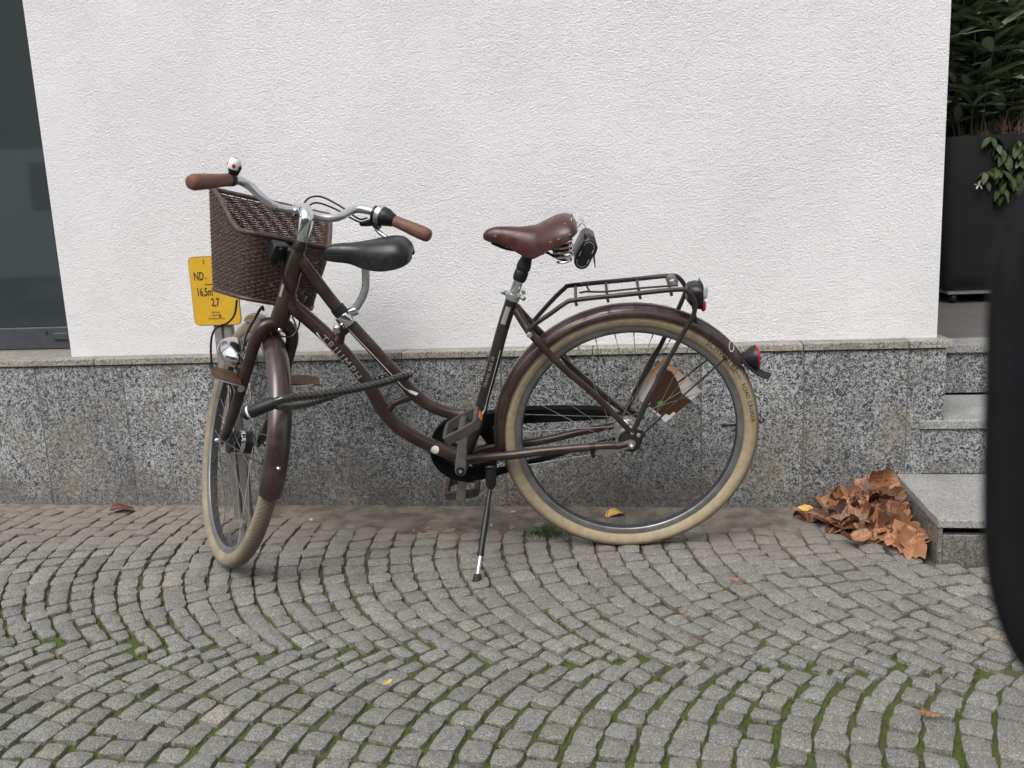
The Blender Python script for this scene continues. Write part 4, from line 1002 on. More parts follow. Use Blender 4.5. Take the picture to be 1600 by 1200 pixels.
inn = [(cen[0] + .072 * cos(2 * pi * i / (n * 4)), BBc.z + .072 * sin(2 * pi * i / (n * 4))) for i in range(n * 4)]
vs = [(p[0], y, p[1]) for y in (-.055, -.059) for p in pts + inn]; m4 = n * 4; fs = []
for i in range(m4):
    j = (i + 1) % m4; fs += [[i, j, m4 + j, m4 + i], [2 * m4 + i, 3 * m4 + i, 3 * m4 + j, 2 * m4 + j], [i, 2 * m4 + i, 2 * m4 + j, j], [m4 + i, m4 + j, 3 * m4 + j, 3 * m4 + i]]
cr.add(vs, fs)
for i in range(5):
    a = i * 2 * pi / 5 + .5; cr.tube([(cen[0] + .015 * cos(a), -.057, BBc.z + .015 * sin(a)), (cen[0] + .076 * cos(a), -.057, BBc.z + .076 * sin(a))], [.010, .006], 6, 1)
cr.cyl((cen[0], -.064, BBc.z), (cen[0], -.036, BBc.z), .02)
cr.build('chainring', MT['black'], bk)
chn = MB(); cpath = []
A0, A1 = (cen[0], BBc.z, .0895), (0, .358, .034)
for i in range(25): a = radians(88 - 180 * i / 24); cpath.append((A0[0] + A0[2] * cos(a), -.057, A0[1] + A0[2] * sin(a)))
for i in range(17): a = radians(-94 - 170 * i / 16); cpath.append((A1[0] + A1[2] * cos(a), -.057, A1[1] + A1[2] * sin(a)))
CP = [Vector(p) for p in cpath]; L = 0; link = 0.0127; prev = None; dists = []
loop = CP + [CP[0]]; tot = sum((loop[i + 1] - loop[i]).length for i in range(len(loop) - 1)); nl = int(tot / link)
def at_len(s_):
    for i in range(len(loop) - 1):
        d_ = (loop[i + 1] - loop[i]).length
        if s_ <= d_: return loop[i].lerp(loop[i + 1], s_ / d_), (loop[i + 1] - loop[i]).normalized()
        s_ -= d_
    return loop[-1], (loop[-1] - loop[-2]).normalized()
for i in range(nl):
    p, T = at_len(i * tot / nl + .006); off = .0042 if i % 2 else .0028
    for s_ in (1, -1): bbox_pts(chn, p + Vector((0, s_ * off, 0)), T, (0, 1, 0), T.cross(Vector((0, 1, 0))), .0078, .0007, .0040, 0)
    chn.cyl(p - T * .0063 + Vector((0, -.0035, 0)), p - T * .0063 + Vector((0, .0035, 0)), .0036, seg=6)
tag(chn.build('chain', simple('dark_chain_steel', (.03, .027, .024), .9, 0, .3, 60, 0, 0, .1), bk), kind=None)
MB().rings([((0, -.055, .358), .033), ((0, -.059, .358), .033)], 26).build('sprocket', MT['dullalu'], bk)
# cranks and pedals
def crank(side, d_, Lc=.168):
    y0, y1 = side * .052, side * .088; mb = MB(); d_ = Vector(d_).normalized(); nrm = Vector((-d_.z, 0, d_.x))
    rows = []
    for t, hw, y, th in ((-.018, .004, y0 + side * .012, .006), (-.014, .012, y0 + side * .012, .010), (0, .0165, y0 + side * .013, .0125), (.02, .0155, y0 + side * .016, .011), (.06, .0135, y0 + side * .022, .0075), (.12, .0125, y0 + side * .029, .0068), (.15, .0135, y1 - side * .006, .0068), (Lc, .0150, y1 - side * .006, .0068), (Lc + .010, .0115, y1 - side * .006, .0060), (Lc + .015, .004, y1 - side * .006, .004)):
        c = BBc + d_ * t
        rows.append([c + nrm * a * hw + Vector((0, y + b_ * th, 0)) for a, b_ in ((-1, -.6), (-.8, -1), (.8, -1), (1, -.6), (1, .6), (.8, 1), (-.8, 1), (-1, .6))])
    mb.grid(rows, True); o = mb.build('crank', MT['dullalu'], bk)
    cap = MB(); c = BBc + Vector((0, y0 + side * .024, 0)); cap.rings([(c, .0120), (c + Vector((0, side * .004, 0)), .0115)], 16); cap.build('dust_cap', MT['black'], o)
    cap = MB(); c = BBc + Vector((0, y0 + side * .0285, 0)); cap.rings([(c, .0055), (c + Vector((0, side * .002, 0)), .005)], 12); cap.build('bolt', MT['alu'], o)
    return BBc + d_ * Lc + Vector((0, y1, 0))
def pedal(pos, side, ang):
    ca, sa = cos(ang), sin(ang); ex = Vector((ca, 0, sa)); ez = Vector((-sa, 0, ca)); ey = Vector((0, side, 0)); c = pos + ey * .052
    mb = MB(); mb.cyl(pos - ey * .004, pos + ey * .10, .011, seg=14); mb.cyl(pos - ey * .004, pos + ey * .012, .014, seg=14)
    # cage: rounded loop, front and rear rubber bars, end plates
    lp = [(-.046, -.040), (-.048, .0), (-.046, .046), (-.030, .054), (0, .057), (.030, .054), (.046, .046), (.048, 0), (.046, -.040), (.030, -.046), (0, -.048), (-.030, -.046)]
    pts = [c + ex * a + ey * b_ for a, b_ in lp]
    P = smooth_path(pts + [pts[0]], 3)[:-1]
    for dz in (0,):
        vs = []; fs = []; m = len(P)
        for p in P:
            r_ = (p - c); rd_ = r_.normalized()
            for a, b_ in ((0, -.0135), (.005, -.011), (.006, 0), (.005, .011), (0, .0135), (-.0075, .0125), (-.009, 0), (-.0075, -.0125)): vs.append(p + rd_ * a + ez * b_)
        for i in range(m):
            for k in range(8): fs.append([i * 8 + k, i * 8 + (k + 1) % 8, ((i + 1) % m) * 8 + (k + 1) % 8, ((i + 1) % m) * 8 + k])
        mb.add(vs, fs)
    bbox_pts(mb, c + ey * .048, ex, ey, ez, .018, .006, .010, .002)
    o = mb.build('pedal', MT['pedal'], bk)
    rf2 = MB()
    for s_ in ((-1,) if side > 0 else (1,)): bbox_pts(rf2, c + ex * s_ * .0555 + ey * .004, ex, ey, ez, .0012, .019, .0065, .0005)
    rf2.build('pedal_reflector', MT['orange'], o)
crn = Vector((-.022, 0, .156)).normalized(); pp = crank(1, crn); pedal(pp, 1, radians(-28))
pp = crank(-1, -crn); pedal(pp, -1, radians(-4))
# torque arm and band clip
mb = MB(); mb.prism([(.105, .331), (.092, .344), (.0, .372), (-.012, .358), (.004, .345), (.06, .330)], .0715, .0745, lambda p, t: (p[0], t, p[1])); mb.build('torque_arm', MT['dullalu'], bk)
mb = MB(); mb.rings([((.097, .064, .349), .0125), ((.111, .064, .348), .0125)], 14); mb.box((.097, .058, .322), (.110, .075, .345), .002); mb.cyl((.1035, .073, .329), (.1035, .079, .329), .006, seg=10); mb.build('band_clip', MT['black'], bk)
# kickstand
mb = MB(); mb.box((.372, .006, .268), (.402, .060, .298), .004); k0 = Vector((.387, .058, .268)); mb.rings([(k0 + Vector((0, 0, .022)), .0135), (k0 + Vector((0, .004, .0)), .0155), (k0 + Vector((.001, .012, -.020)), .0150), (k0 + Vector((.002, .016, -.030)), .010)], 14)
ks = mb.build('kickstand', MT['black'], bk)
kf = Vector((.430, .237, .045)); ka = k0 + Vector((.002, .012, -.024)); kd = (kf - ka)
mb = MB(); mb.tube([ka, ka + kd * .25, ka + kd * .27, ka + kd * .70, ka + kd * .72, ka + kd * .745], [.0068, .0068, .0088, .0088, .0100, .0095], 12, 1); mb.build('stand_leg', MT['black'], ks)
MB().tube([ka + kd * .73, ka + kd * .95], .0058, 12, 1).build('extension', MT['chrome'], ks)
mb = MB(); q = ka + kd * .93; kn = kd.normalized(); mb.rings([(q, .009), (q + kn * .004, .0105), (q + kn * .024, .0135), (q + kn * .027, .0125)], 12); mb.build('rubber_foot', MT['rubber'], ks)
# ---- steering: headset, fork
mb = MB(st_); mb.rings([((0, 0, -.012), .0185), ((0, 0, -.008), .0190), ((0, 0, .012), .0155), ((0, 0, .016), .0130)], 22); mb.build('headset', MT['black'], bk)
fk = MB(st_); fk.rings([((0, 0, -.212), .024), ((0, 0, -.222), .025), ((0, 0, -.238), .022), ((0, 0, -.246), .014)], 20)
for s_ in (1, -1):
    fk.tube([(-.000, 0, -.228), (-.002, s_ * .020, -.231), (-.003, s_ * .038, -.243), (-.002, s_ * .047, -.268), (.0, s_ * .050, -.31), (.002, s_ * .052, -.40), (.008, s_ * .053, -.50), (.022, s_ * .053, -.57), (.042, s_ * .053, -.618)], [.018, .0185, .018, .0172, .0165, .0160, .0148, .0132, .0118], 14, 4)
    fk.prism([(.030, -.600), (.052, -.605), (.060, -.622), (.060, -.640), (.046, -.646), (.036, -.630)], s_ * .0500, s_ * .0550, lambda p, t: (p[0], t, p[1]))
fork = fk.build('fork', P_, bk)
mb = MB(st_); mb.rings([((-.018, 0, -.236), .007), ((-.026, 0, -.236), .0065), ((-.0285, 0, -.236), .004)], 12); mb.build('bolt', MT['chrome'], fork)
# stem and handlebar
sm_ = MB(st_); sm_.tube([(0, 0, -.002), (0, 0, .020), (.001, 0, .045), (.010, 0, .070), (.034, 0, .082), (.060, 0, .078)], [.0120, .0150, .0175, .0195, .0190, .0170], 20, 5)
sm_.rings([((.069, -.022, .066), .0165), ((.069, -.020, .066), .0195), ((.069, .020, .066), .0195), ((.069, .022, .066), .0165)], 22); stem = sm_.build('stem', MT['chrome'], bk)
mb = MB(st_); mb.rings([((-.0155, -.006, .026), .0085), ((-.0185, -.0065, .0275), .0070)], 14); mb.build('bolt_cap', simple('green_grey_cap', (.09, .14, .12), .4), stem)
hbk = [(.069, 0, .066), (.068, .03, .067), (.061, .058, .068), (.054, .082, .074), (.060, .108, .085), (.076, .135, .100), (.080, .150, .106), (.072, .170, .112), (.050, .192, .116), (.020, .222, .117), (-.060, .302, .117)]
pl_h = [(a, -b_, c) for a, b_, c in hbk[:0:-1]] + hbk
hb_ = MB(st_); hb_.tube(pl_h, .0112, 16, 5); hbar = hb_.build('handlebar', MT['alu'], bk)
def hpt(s_, t):   # t from 0 at lateral .192 to 1 at bar end
    a = Vector((.050, .192, .116)); b_ = Vector((-.066, .309, .117)); p = a.lerp(b_, t); return Vector((p.x, p.y * s_, p.z))
def rings_between(mb, s_, tr):
    mb.rings([(hpt(s_, t), r) for t, r in tr], 20)
mb = MB(st_); rings_between(mb, 1, [(.10, .0145), (.14, .0158), (.35, .0165), (.6, .0182), (.8, .0195), (.92, .0195), (.985, .0165), (1.01, .010)]); mb.build('grip', MT['grip'], hbar)
mb = MB(st_); rings_between(mb, -1, [(.335, .0145), (.38, .0155), (.5, .0160), (.7, .0180), (.85, .0190), (.95, .0188), (1.01, .0160), (1.035, .010)]); mb.build('grip', MT['grip'], hbar)
mb = MB(st_); rings_between(mb, -1, [(.13, .0250), (.145, .0262), (.23, .0245), (.28, .0205), (.345, .0180), (.36, .016)]); mb.build('twist_shifter', MT['black'], hbar)
mb = MB(st_); rings_between(mb, -1, [(.035, .0235), (.045, .0265), (.120, .0275), (.132, .0255)]); shc = mb.build('shifter_collar', MT['alu'], hbar)
mb = MB(st_); rings_between(mb, -1, [(-.035, .0165), (-.03, .0190), (.02, .0195), (.03, .018)]); 
q = hpt(-1, .0); mb.tube([q + Vector((-.0, .0, -.010)), q + Vector((.012, -.004, -.030)), q + Vector((.045, .012, -.052))], [.010, .0115, .0065], 12, 4); mb.tube([q + Vector((-.006, -.004, -.026)), q + Vector((-.02, -.016, -.034))], [.010, .009], 10, 3)
mb.build('lever_bracket', MT['black'], hbar)
mb = MB(st_); mb.tube([q + Vector((.0, -.006, -.034)), q + Vector((-.020, -.020, -.046)), q + Vector((-.055, -.052, -.052)), q + Vector((-.085, -.082, -.050))], [.0055, .0062, .0055, .005], 10, 4); mb.build('brake_lever', MT['alu'], hbar)
# bell
bc = hpt(1, .0); upv = Vector((.02, .0, 1)).normalized()
mb = MB(st_); rings_between(mb, 1, [(-.01, .0150), (.0, .0165), (.08, .0165), (.09, .015)]); c = hpt(1, .04); mb.rings([(c + Vector((0, 0, .010)), .008), (c + Vector((0, 0, .024)), .0125), (c + Vector((0, 0, .029)), .0145)], 16); mb.tube([c + Vector((-.008, -.008, .018)), c + Vector((-.016, -.012, .040))], [.005, .004], 8, 2); bell = mb.build('bell', MT['black'], hbar)
mb = MB(st_); cb = c + Vector((0, 0, .0295)); mb.rings([(cb, .0170), (cb + Vector((0, 0, .004)), .0178), (cb + Vector((0, 0, .012)), .0172), (cb + Vector((0, 0, .020)), .0140), (cb + Vector((0, 0, .0255)), .0085), (cb + Vector((0, 0, .027)), .003)], 24); dome = mb.build('bell_dome', MT['white'], bell)
mb = MB(st_)
def dome_pt(a, h, o_=.0008):
    r_ = .0178 * sqrt(max(0, 1 - (h / .0275) ** 2.2)) + o_; return cb + Vector((r_ * cos(a), r_ * sin(a), h))
for a0 in [i * 2 * pi / 5 + .35 for i in range(5)]:
    P = [dome_pt(a0 + .26 * cos(t), .0095 + .0052 * sin(t)) for t in [2 * pi * i / 10 for i in range(10)]]; mb.add([dome_pt(a0, .0095, .0011)] + P, [[0, 1 + i, 1 + (i + 1) % 10] for i in range(10)])
P = [cb + Vector((.0055 * cos(t), .0055 * sin(t), .0272)) for t in [2 * pi * i / 12 for i in range(12)]]; mb.add([cb + Vector((0, 0, .0279))] + P, [[0, 1 + i, 1 + (i + 1) % 12] for i in range(12)])
mb.build('red_spots', MT['red'], dome, fix=False)
# cables
for nm, pts, r_, loc in (('cable', [(.06, -.178, .094), (.085, -.165, .080), (.125, -.12, .092), (.155, -.07, .098), (.14, -.03, .085), (.11, -.015, .045), (.07, -.020, -.02), (.04, -.024, -.09)], .0026, 's'),
                         ('cable', [(.085, -.186, .070), (.10, -.160, .070), (.135, -.115, .078), (.150, -.06, .080), (.12, -.03, .060), (.09, -.028, .010), (.06, -.030, -.05), (.035, -.026, -.10)], .0026, 's'),
                         ('cable', [(.892, .026, .895), (.894, .030, .86), (.893, .032, .825), (.880, .033, .797), (.868, .030, .751), (.8725, .036, .716), (.892, .048, .694), (.915, .060, .700), (.93, .085, .704)], .0025, 'b'),
                         ('cable', [(.14, .085, -.235), (.132, .084, -.276), (.120, .101, -.300), (.110, .129, -.314), (.100, .137, -.345), (.098, .125, -.403), (.075, .114, -.436), (.045, .078, -.445), (.035, .062, -.48), (.035, .060, -.60)], .0030, 's'),
                         ('cable', [(-.002, -.030, -.200), (.01, -.055, -.24), (.012, -.066, -.30), (.014, -.066, -.45), (.03, -.064, -.60)], .0022, 's'),
                         ('cable', [(.05, .035, -.215), (.085, .030, -.222), (.088, .040, -.262), (.055, .062, -.300), (.02, .070, -.33)], .0040, 's')):
    mb = MB(st_ if loc == 's' else None); mb.tube(pts, r_, 8, 6); mb.build(nm, MT['cable'], bk)
# head lamp and its plate, child foot rests
mb = MB(st_); c = Vector((.096, .072, -.374)); d_ = Vector((1, .04, .02)).normalized(); L_ = Vector((-.04, 1, 0)).normalized(); U_ = d_.cross(L_)
rows = []
for t, r_ in ((-.062, .004), (-.058, .013), (-.046, .0245), (-.028, .0315), (-.008, .0345), (.012, .0355), (.026, .0355), (.029, .034)): rows.append([c + d_ * t + L_ * r_ * 1.08 * cos(2 * pi * k / 28) + U_ * r_ * .98 * sin(2 * pi * k / 28) for k in range(28)])
mb.grid(rows, True); mb.f.append(list(range(28))); mb.mi.append(0); mb.sm.append(True); lampf = mb.build('head_lamp', MT['chrome'], bk)
mb = MB(st_); mb.rings([(c + d_ * .0285, .0335), (c + d_ * .032, .032), (c + d_ * .035, .018)], 24); mb.build('clear_lens', MT['glassgrey'], lampf)
mb = MB(st_); mb.tube([c + Vector((-.02, -.012, -.024)), Vector((.055, .062, -.405)), Vector((.02, .055, -.41))], .005, 8, 3); mb.rings([((.012, .052, -.385), .019), ((.012, .053, -.425), .018)], 14); mb.build('lamp_bracket', MT['black'], bk)
for s_, zz in ((1, -.409), (-1, -.392)):
    mb = MB(st_); mb.prism([(-.035, .064), (-.038, .085), (-.026, .135), (.022, .140), (.042, .128), (.040, .075), (.025, .062)] if s_ > 0 else [(-.030, -.064), (-.030, -.150), (.012, -.158), (.024, -.120), (.020, -.064)], zz - .0025, zz + .0025, lambda p, t: (p[0], p[1], t + (p[1] - s_ * .06) * s_ * .12))
    mb.prism([(-.030, zz - .003), (.025, zz - .003), (.012, zz - .024), (-.016, zz - .024)], s_ * .062, s_ * .076, lambda p, t: (p[0], t, p[1])); fr_ = mb.build('foot_rest', MT['copper'], bk)
    mb = MB(st_); mb.tube([(-.037, s_ * .066, zz), (-.038, s_ * .090, zz + .004), (-.028, s_ * .136, zz + .009)], .0018, 6, 3); mb.cyl((-.022, s_ * .062, zz - .012), (-.030, s_ * .062, zz - .012), .010, seg=12); mb.build('plate_edge', MT['alu'], fr_)
# basket mounting block on the stem
mb = MB(st_); bbox_pts(mb, (.052, .036, -.045), (1, .1, 0), (-.1, 1, 0), (0, 0, 1), .020, .022, .024, .004); mb.rings([((.030, .036, -.032), .006), ((.026, .036, -.032), .004)], 12); mb.tube([(.03, .018, -.03), (.02, .0, -.03)], .012, 10, 2); mb.build('basket_mount', MT['black'], bk)
# ---- wicker basket, local frame H (forward), L (lateral), V (up)
BH = Vector((.5279, -.8437, -.0977)); BV = Vector((-.241, -.2591, .9353))
def bas(v): return SA + BH * v[0] + SL * v[1] + BV * v[2]
NB = 240
def quadpath(t_):   # t_ 0 bottom .. 1 top: rounded trapezoid outline, list of (fwd, lat, backness)
    b0 = .10 + (.082 - .10) * t_; b1 = .272 + (.375 - .272) * t_; wf_ = .152 + (.181 - .152) * t_; wb_ = .092 + (.128 - .092) * t_
    cs_ = [(b0, wb_), (b1, wf_), (b1, -wf_), (b0, -wb_)]; r_ = .045; pts = []
    for i in range(4):
        p = Vector(cs_[i]); a = (Vector(cs_[i - 1]) - p).normalized(); c = (Vector(cs_[(i + 1) % 4]) - p).normalized()
        r2 = r_ * (1.0 if i in (1, 2) else .8)
        for k in range(9):
            t = k / 8; pts.append((p + a * r2 * (1 - t) ** 2 * 1.0 + c * r2 * t ** 2))
    pts.append(pts[0]); cum = [0]
    for i in range(1, len(pts)): cum.append(cum[-1] + (pts[i] - pts[i - 1]).length)
    out = []; j = 0
    for i in range(NB):
        s_ = cum[-1] * i / NB
        while cum[j + 1] < s_: j += 1
        t = (s_ - cum[j]) / (cum[j + 1] - cum[j]); q_ = pts[j].lerp(pts[j + 1], t); T = (pts[j + 1] - pts[j]).normalized()
        out.append((q_, Vector((T.y, -T.x)) * -1))
    return out
top_q = quadpath(1.0)
def rim_h(fwd, lat, t_=1.0):
    # dips to the low back edge, S-shaped along both sides
    f0, f1 = .13, .34; k = max(0, min(1, (fwd - f0) / (f1 - f0))); k = k * k * (3 - 2 * k); return .006 + (.104 - .006) * k
VB = -.166
rimp = []
for i in range(NB):
    q_, nr = top_q[i]; z = rim_h(q_.x, q_.y); t_ = (z - VB) / (.104 - VB); q2, _ = quadpath(t_)[i] if i % 6 == 0 else (None, None)
    if i % 6 == 0: rimp.append((q2.x, q2.y, z))
mb = MB(bas); mb.tube(rimp, .0068, 12, 3, closed=False); mb.tube([rimp[-1], rimp[0]], .0068, 12, 2); 
bsk = mb.build('basket', MT['wicker'], bk); bsk['label'] = 'dark brown wicker handlebar basket'
mb = MB(bas); nrow = 46
rows_z = [VB + .004 + i * (.104 - VB - .010) / nrow for i in range(nrow + 1)]
for ri, z in enumerate(rows_z):
    t_ = (z - VB) / (.104 - VB); qp = quadpath(t_); ring = []
    for i in range(NB):
        q_, nr = qp[i]; ok = z < rim_h(q_.x, q_.y) - (.010 if rim_h(q_.x, q_.y) > .095 else .006)
        ph = (i / NB * 60 + (ri % 2)) * pi; off = .0017 * cos(ph)
        ring.append((q_.x + nr.x * off, q_.y + nr.y * off, z + .0006 * sin(i * .7 + ri)) if ok else None)
    # split into runs
    runs = []; cur = []
    start = next((i for i in range(NB) if ring[i] is None), None)
    if start is None: mb.tube(ring, .0029, 5, 1, closed=True)
    else:
        for k in range(NB + 1):
            p = ring[(start + k) % NB]
            if p is None:
                if len(cur) > 2: runs.append(cur)
                cur = []
            else: cur.append(p)
        if len(cur) > 2: runs.append(cur)
        for r_ in runs: mb.tube(r_, .0029, 5, 1)
tag(mb.build('weave', MT['wicker'], bsk, fix=False), kind='stuff')
mb = MB(bas)
for i in range(0, NB, 4):
    zt_ = None; pts = []
    for z in [VB + k * .03 for k in range(12)]:
        q_, _ = quadpath((z - VB) / (.104 - VB))[i]; h_ = rim_h(q_.x, q_.y)
        if z > h_: 
            pts.append((q_.x, q_.y, h_)); break
        pts.append((q_.x, q_.y, z))
    if len(pts) > 1: mb.tube(pts, .0024, 6, 1)
tag(mb.build('stakes', MT['wicker'], bsk, fix=False), kind='stuff')
mb = MB(bas); qb = quadpath(0.0); mb.prism([(q_.x, q_.y) for q_, _ in qb[::4]], VB - .003, VB + .002, lambda p, t: (p[0], p[1], t)); mb.tube([(q_.x, q_.y, VB - .002) for q_, _ in qb[::3]], .0062, 8, 1, closed=True); mb.build('base', MT['wicker'], bsk)

# ================================================================== things that hang on the bicycle
def hung(name, label, cat): r = empty(name, (0, 0, 0), label, cat); r.matrix_world = BM; return r
# leather saddle bag
sb = hung('saddle_bag', 'small black leather tool bag with white stitching hanging behind the brown saddle', 'bag')
bt = Vector((.1015, 0, .897)); bb_ = Vector((.120, 0, .861)); axd = (bb_ - bt).normalized(); sdv = Vector((-axd.z, 0, axd.x))
def stad(r_, L0=0, n=10, ex=0):
    p = []
    for i in range(n + 1): a = pi * i / n; p.append(bt + axd * L0 + (sdv * cos(a) - axd * sin(a)) * r_)
    for i in range(n + 1): a = pi * i / n; p.append(bb_ - axd * L0 + (-sdv * cos(a) + axd * sin(a)) * r_)
    return p
mb = MB(); rows = [[p + Vector((0, y, 0)) for p in stad(r_)] for y, r_ in ((-.118, .014), (-.116, .0170), (-.110, .0185), (.036, .0205), (.042, .0200), (.044, .0175), (.0442, .012))]
mb.grid(rows, True); m = len(rows[0]); mb.f.append(list(range(m))); mb.f.append([6 * m + i for i in range(m)]); mb.mi += [0, 0]; mb.sm += [False] * 2
bag = mb.build('bag_body', MT['bagblack'], sb)
mb = MB(); sp_ = smooth_path(stad(.0135) + [stad(.0135)[0]], 3)
for i in range(0, len(sp_) - 1, 2):
    a, b_ = sp_[i], sp_[i].lerp(sp_[i + 1], .9); mb.tube([a + Vector((0, .0448, 0)), b_ + Vector((0, .0448, 0))], .0008, 5, 1)
mb.build('stitching', MT['stitch'], sb)['kind'] = 'stuff'
mb = MB(); q0 = bt + sdv * -.0215
mb.grid([[bt + sdv * s_ - axd * h_ + Vector((0, y, 0)) for y in (-.09, -.03, .034)] for s_, h_ in ((.018, .012), (.006, .0215), (-.010, .020), (-.0225, .006), (-.0245, -.015), (-.032, -.028), (-.040, -.042))]); fl2 = mb.build('flap', MT['bagblack'], sb, fix=False); sm2 = fl2.modifiers.new('thick', 'SOLIDIFY'); sm2.thickness = .002
mb = MB(); mb.tube([(.128, .02, .945), (.118, .024, .955), (.108, .026, .945), (.112, .02, .92)], .0012, 6, 4); mb.tube([(.130, -.03, .945), (.118, -.034, .955), (.108, -.036, .945)], .0012, 6, 4); mb.build('strap_wire', MT['chrome'], sb)
# folding steel sleeve lock
lk = hung('bike_lock', 'black armoured cable lock looped round the frame tubes and front mudguard', 'lock')
LP = [(.876, .335, .621), (.84, .33, .631), (.783, .250, .606), (.709, .145, .578), (.653, .075, .566), (.618, .036, .564), (.599, .002, .557), (.606, -.030, .549), (.640, -.048, .540), (.690, -.058, .526), (.754, -.055, .508), (.815, -.02, .497), (.858, .07, .512), (.876, .19, .552), (.884, .27, .588)]
P = smooth_path(LP, 8); mb = MB(); rr_ = []
mb2 = MB(); mb2.tube(LP, .0075, 12, 8); mb2.build('core', MT['lockrub'], lk)
cum = [0]
for i in range(1, len(P)): cum.append(cum[-1] + (P[i] - P[i - 1]).length)
def pat(s_):
    for i in range(len(P) - 1):
        if cum[i + 1] >= s_: return P[i].lerp(P[i + 1], (s_ - cum[i]) / (cum[i + 1] - cum[i])), (P[i + 1] - P[i]).normalized()
    return P[-1], (P[-1] - P[-2]).normalized()
slv = MB(); slv.tube(LP, .0098, 14, 8); 
s_ = .016
while s_ < cum[-1] - .012:
    p, T = pat(s_); sg_ = MB(); slv.rings([(p - T * .0080, .0099), (p - T * .0072, .0105), (p + T * .0072, .0105), (p + T * .0080, .0099)], 16, caps=False); s_ += .0165
slv.build('steel_sleeve', MT['locksteel'], lk)
h0 = Vector((.945, .338, .597)); h1 = Vector((.872, .334, .622)); hd_ = (h0 - h1).normalized()
mb = MB(); mb.rings([(h1 - hd_ * .006, .0125), (h1, .0150), (h1 + hd_ * .058, .0155), (h1 + hd_ * .060, .0150)], 20); mb.rings([(h1 + hd_ * .0655, .0150), (h1 + hd_ * .075, .0150), (h1 + hd_ * .078, .0125)], 20); mb.build('lock_head', MT['lockrub'], lk)
MB().rings([(h1 + hd_ * .0600, .0158), (h1 + hd_ * .0650, .0158)], 20).build('white_ring', MT['white'], lk)
# printed card stuck behind the spokes
cd = hung('flyer', 'orange and white printed cardboard card tucked behind the rear wheel spokes', 'flyer')
c4 = [(-.107, .546), (-.214, .441), (-.113, .350), (-.011, .449)]; 
mb = MB(); mb.add([(u, -.082, v) for u, v in c4] + [(u, -.0838, v) for u, v in c4], [[0, 1, 2, 3], [7, 6, 5, 4], [0, 4, 5, 1], [1, 5, 6, 2], [2, 6, 7, 3], [3, 7, 4, 0]], [(1, 0), (.5, 1), (0, 1), (.5, 0)] * 2); mb.build('card', MT['card'], cd, smooth=False, fix=False)
mb = MB(); br = [(-.112, .512), (-.128, .505), (-.140, .485), (-.148, .465), (-.158, .437), (-.186, .414), (-.150, .383), (-.1425, .376), (-.135, .382), (-.123, .371), (-.113, .377), (-.104, .368), (-.090, .381), (-.066, .401), (-.072, .43), (-.078, .47), (-.086, .498), (-.098, .510)]
mb.prism(br, -.0812, -.0818, lambda p, t: (p[0], t, p[1])); mb.build('brown_print', MT['cardbrown'], cd, smooth=False)
mb = MB(); arc = [(-.098, .517), (-.112, .519), (-.131, .511), (-.144, .489), (-.152, .468), (-.163, .442), (-.178, .426)]; mb.tube([(u, -.0812, v) for u, v in arc], .0016, 6, 4, flat=((0, 1, 0), 1)); mb.build('white_outline', MT['white'], cd)
mb = MB(); mb.prism([(-.098 + .0085 * cos(t) * (1 + .2 * cos(3 * t)), .411 + .007 * sin(t)) for t in [2 * pi * i / 14 for i in range(14)]], -.0805, -.0811, lambda p, t: (p[0], t, p[1])); mb.build('green_spot', MT['green'], cd, smooth=False)

# ================================================================== leaves and litter
def lobed_leaf(name, mat, size, seed, kind=0):
    rnd = random.Random(seed); n = 26; out = []
    for i in range(n):
        a = 2 * pi * i / n; lob = 1 - .30 * abs(sin(a * 2.5 + .4)) ** 1.5 - .10 * abs(sin(a * 6.5)) + rnd.uniform(-.06, .06)
        if kind == 1: lob = .82 + .1 * cos(2 * a) - .06 * abs(sin(7 * a)) + rnd.uniform(-.05, .05)
        out.append(Vector((cos(a) * lob * (1.1 if kind else 1.0), sin(a) * lob * (.72 if kind else .95))) * size * .5)
    cx, cy = rnd.uniform(-1, 1), rnd.uniform(-1, 1); cv = rnd.uniform(3, 9) / size * .06; fold = rnd.uniform(.05, .35)
    def z(p): return cv * (p.x * cx + p.y * cy) * (p.x * .6 + p.y * .8) * 8 + fold * abs(p.y) + size * .10 * noise.noise(Vector((p.x * 28, p.y * 28, seed))) 
    vs = [(0, 0, z(Vector((0, 0))))]; uv = [(.5, .5)]
    for k in (.35, .7, 1.0):
        for p in out: q_ = p * k; vs.append((q_.x, q_.y, z(q_) + (size * .05 * noise.noise(Vector((q_.x * 60, q_.y * 60, seed + 5))) if k == 1 else 0))); uv.append((.5 + q_.x / size, .5 + q_.y / size))
    fs = [[0, 1 + i, 1 + (i + 1) % n] for i in range(n)]
    for r_ in (0, 1):
        for i in range(n): j = (i + 1) % n; a = 1 + r_ * n; fs.append([a + i, a + n + i, a + n + j, a + j])
    b0 = len(vs); vs += [(-size * .5, 0, z(Vector((-size * .5, 0)))), (-size * .85, size * .05, size * .06), (-size * .5, .0015, z(Vector((-size * .5, 0))) + .001)]; uv += [(0, .5)] * 3; fs.append([b0, b0 + 1, b0 + 2])
    me = bpy.data.meshes.new(name); me.from_pydata(vs, [], fs); me.materials.append(mat); u = me.uv_layers.new(name='UVMap')
    for l in me.loops: u.data[l.index].uv = uv[l.vertex_index]
    for p in me.polygons: p.use_smooth = True
    return me
random.seed(5)
lvs = [lobed_leaf('leaf', MT['deadleaf'], random.uniform(.072, .115), 10 + i, i % 3 == 2) for i in range(10)]
lvy = [lobed_leaf('leaf', MT['yleaf'], .07, 41, True)]
pile = empty('leaf_pile', (.60, -.12, 0), 'heap of brown autumn leaves in the corner between plinth and lowest step', 'leaf pile')
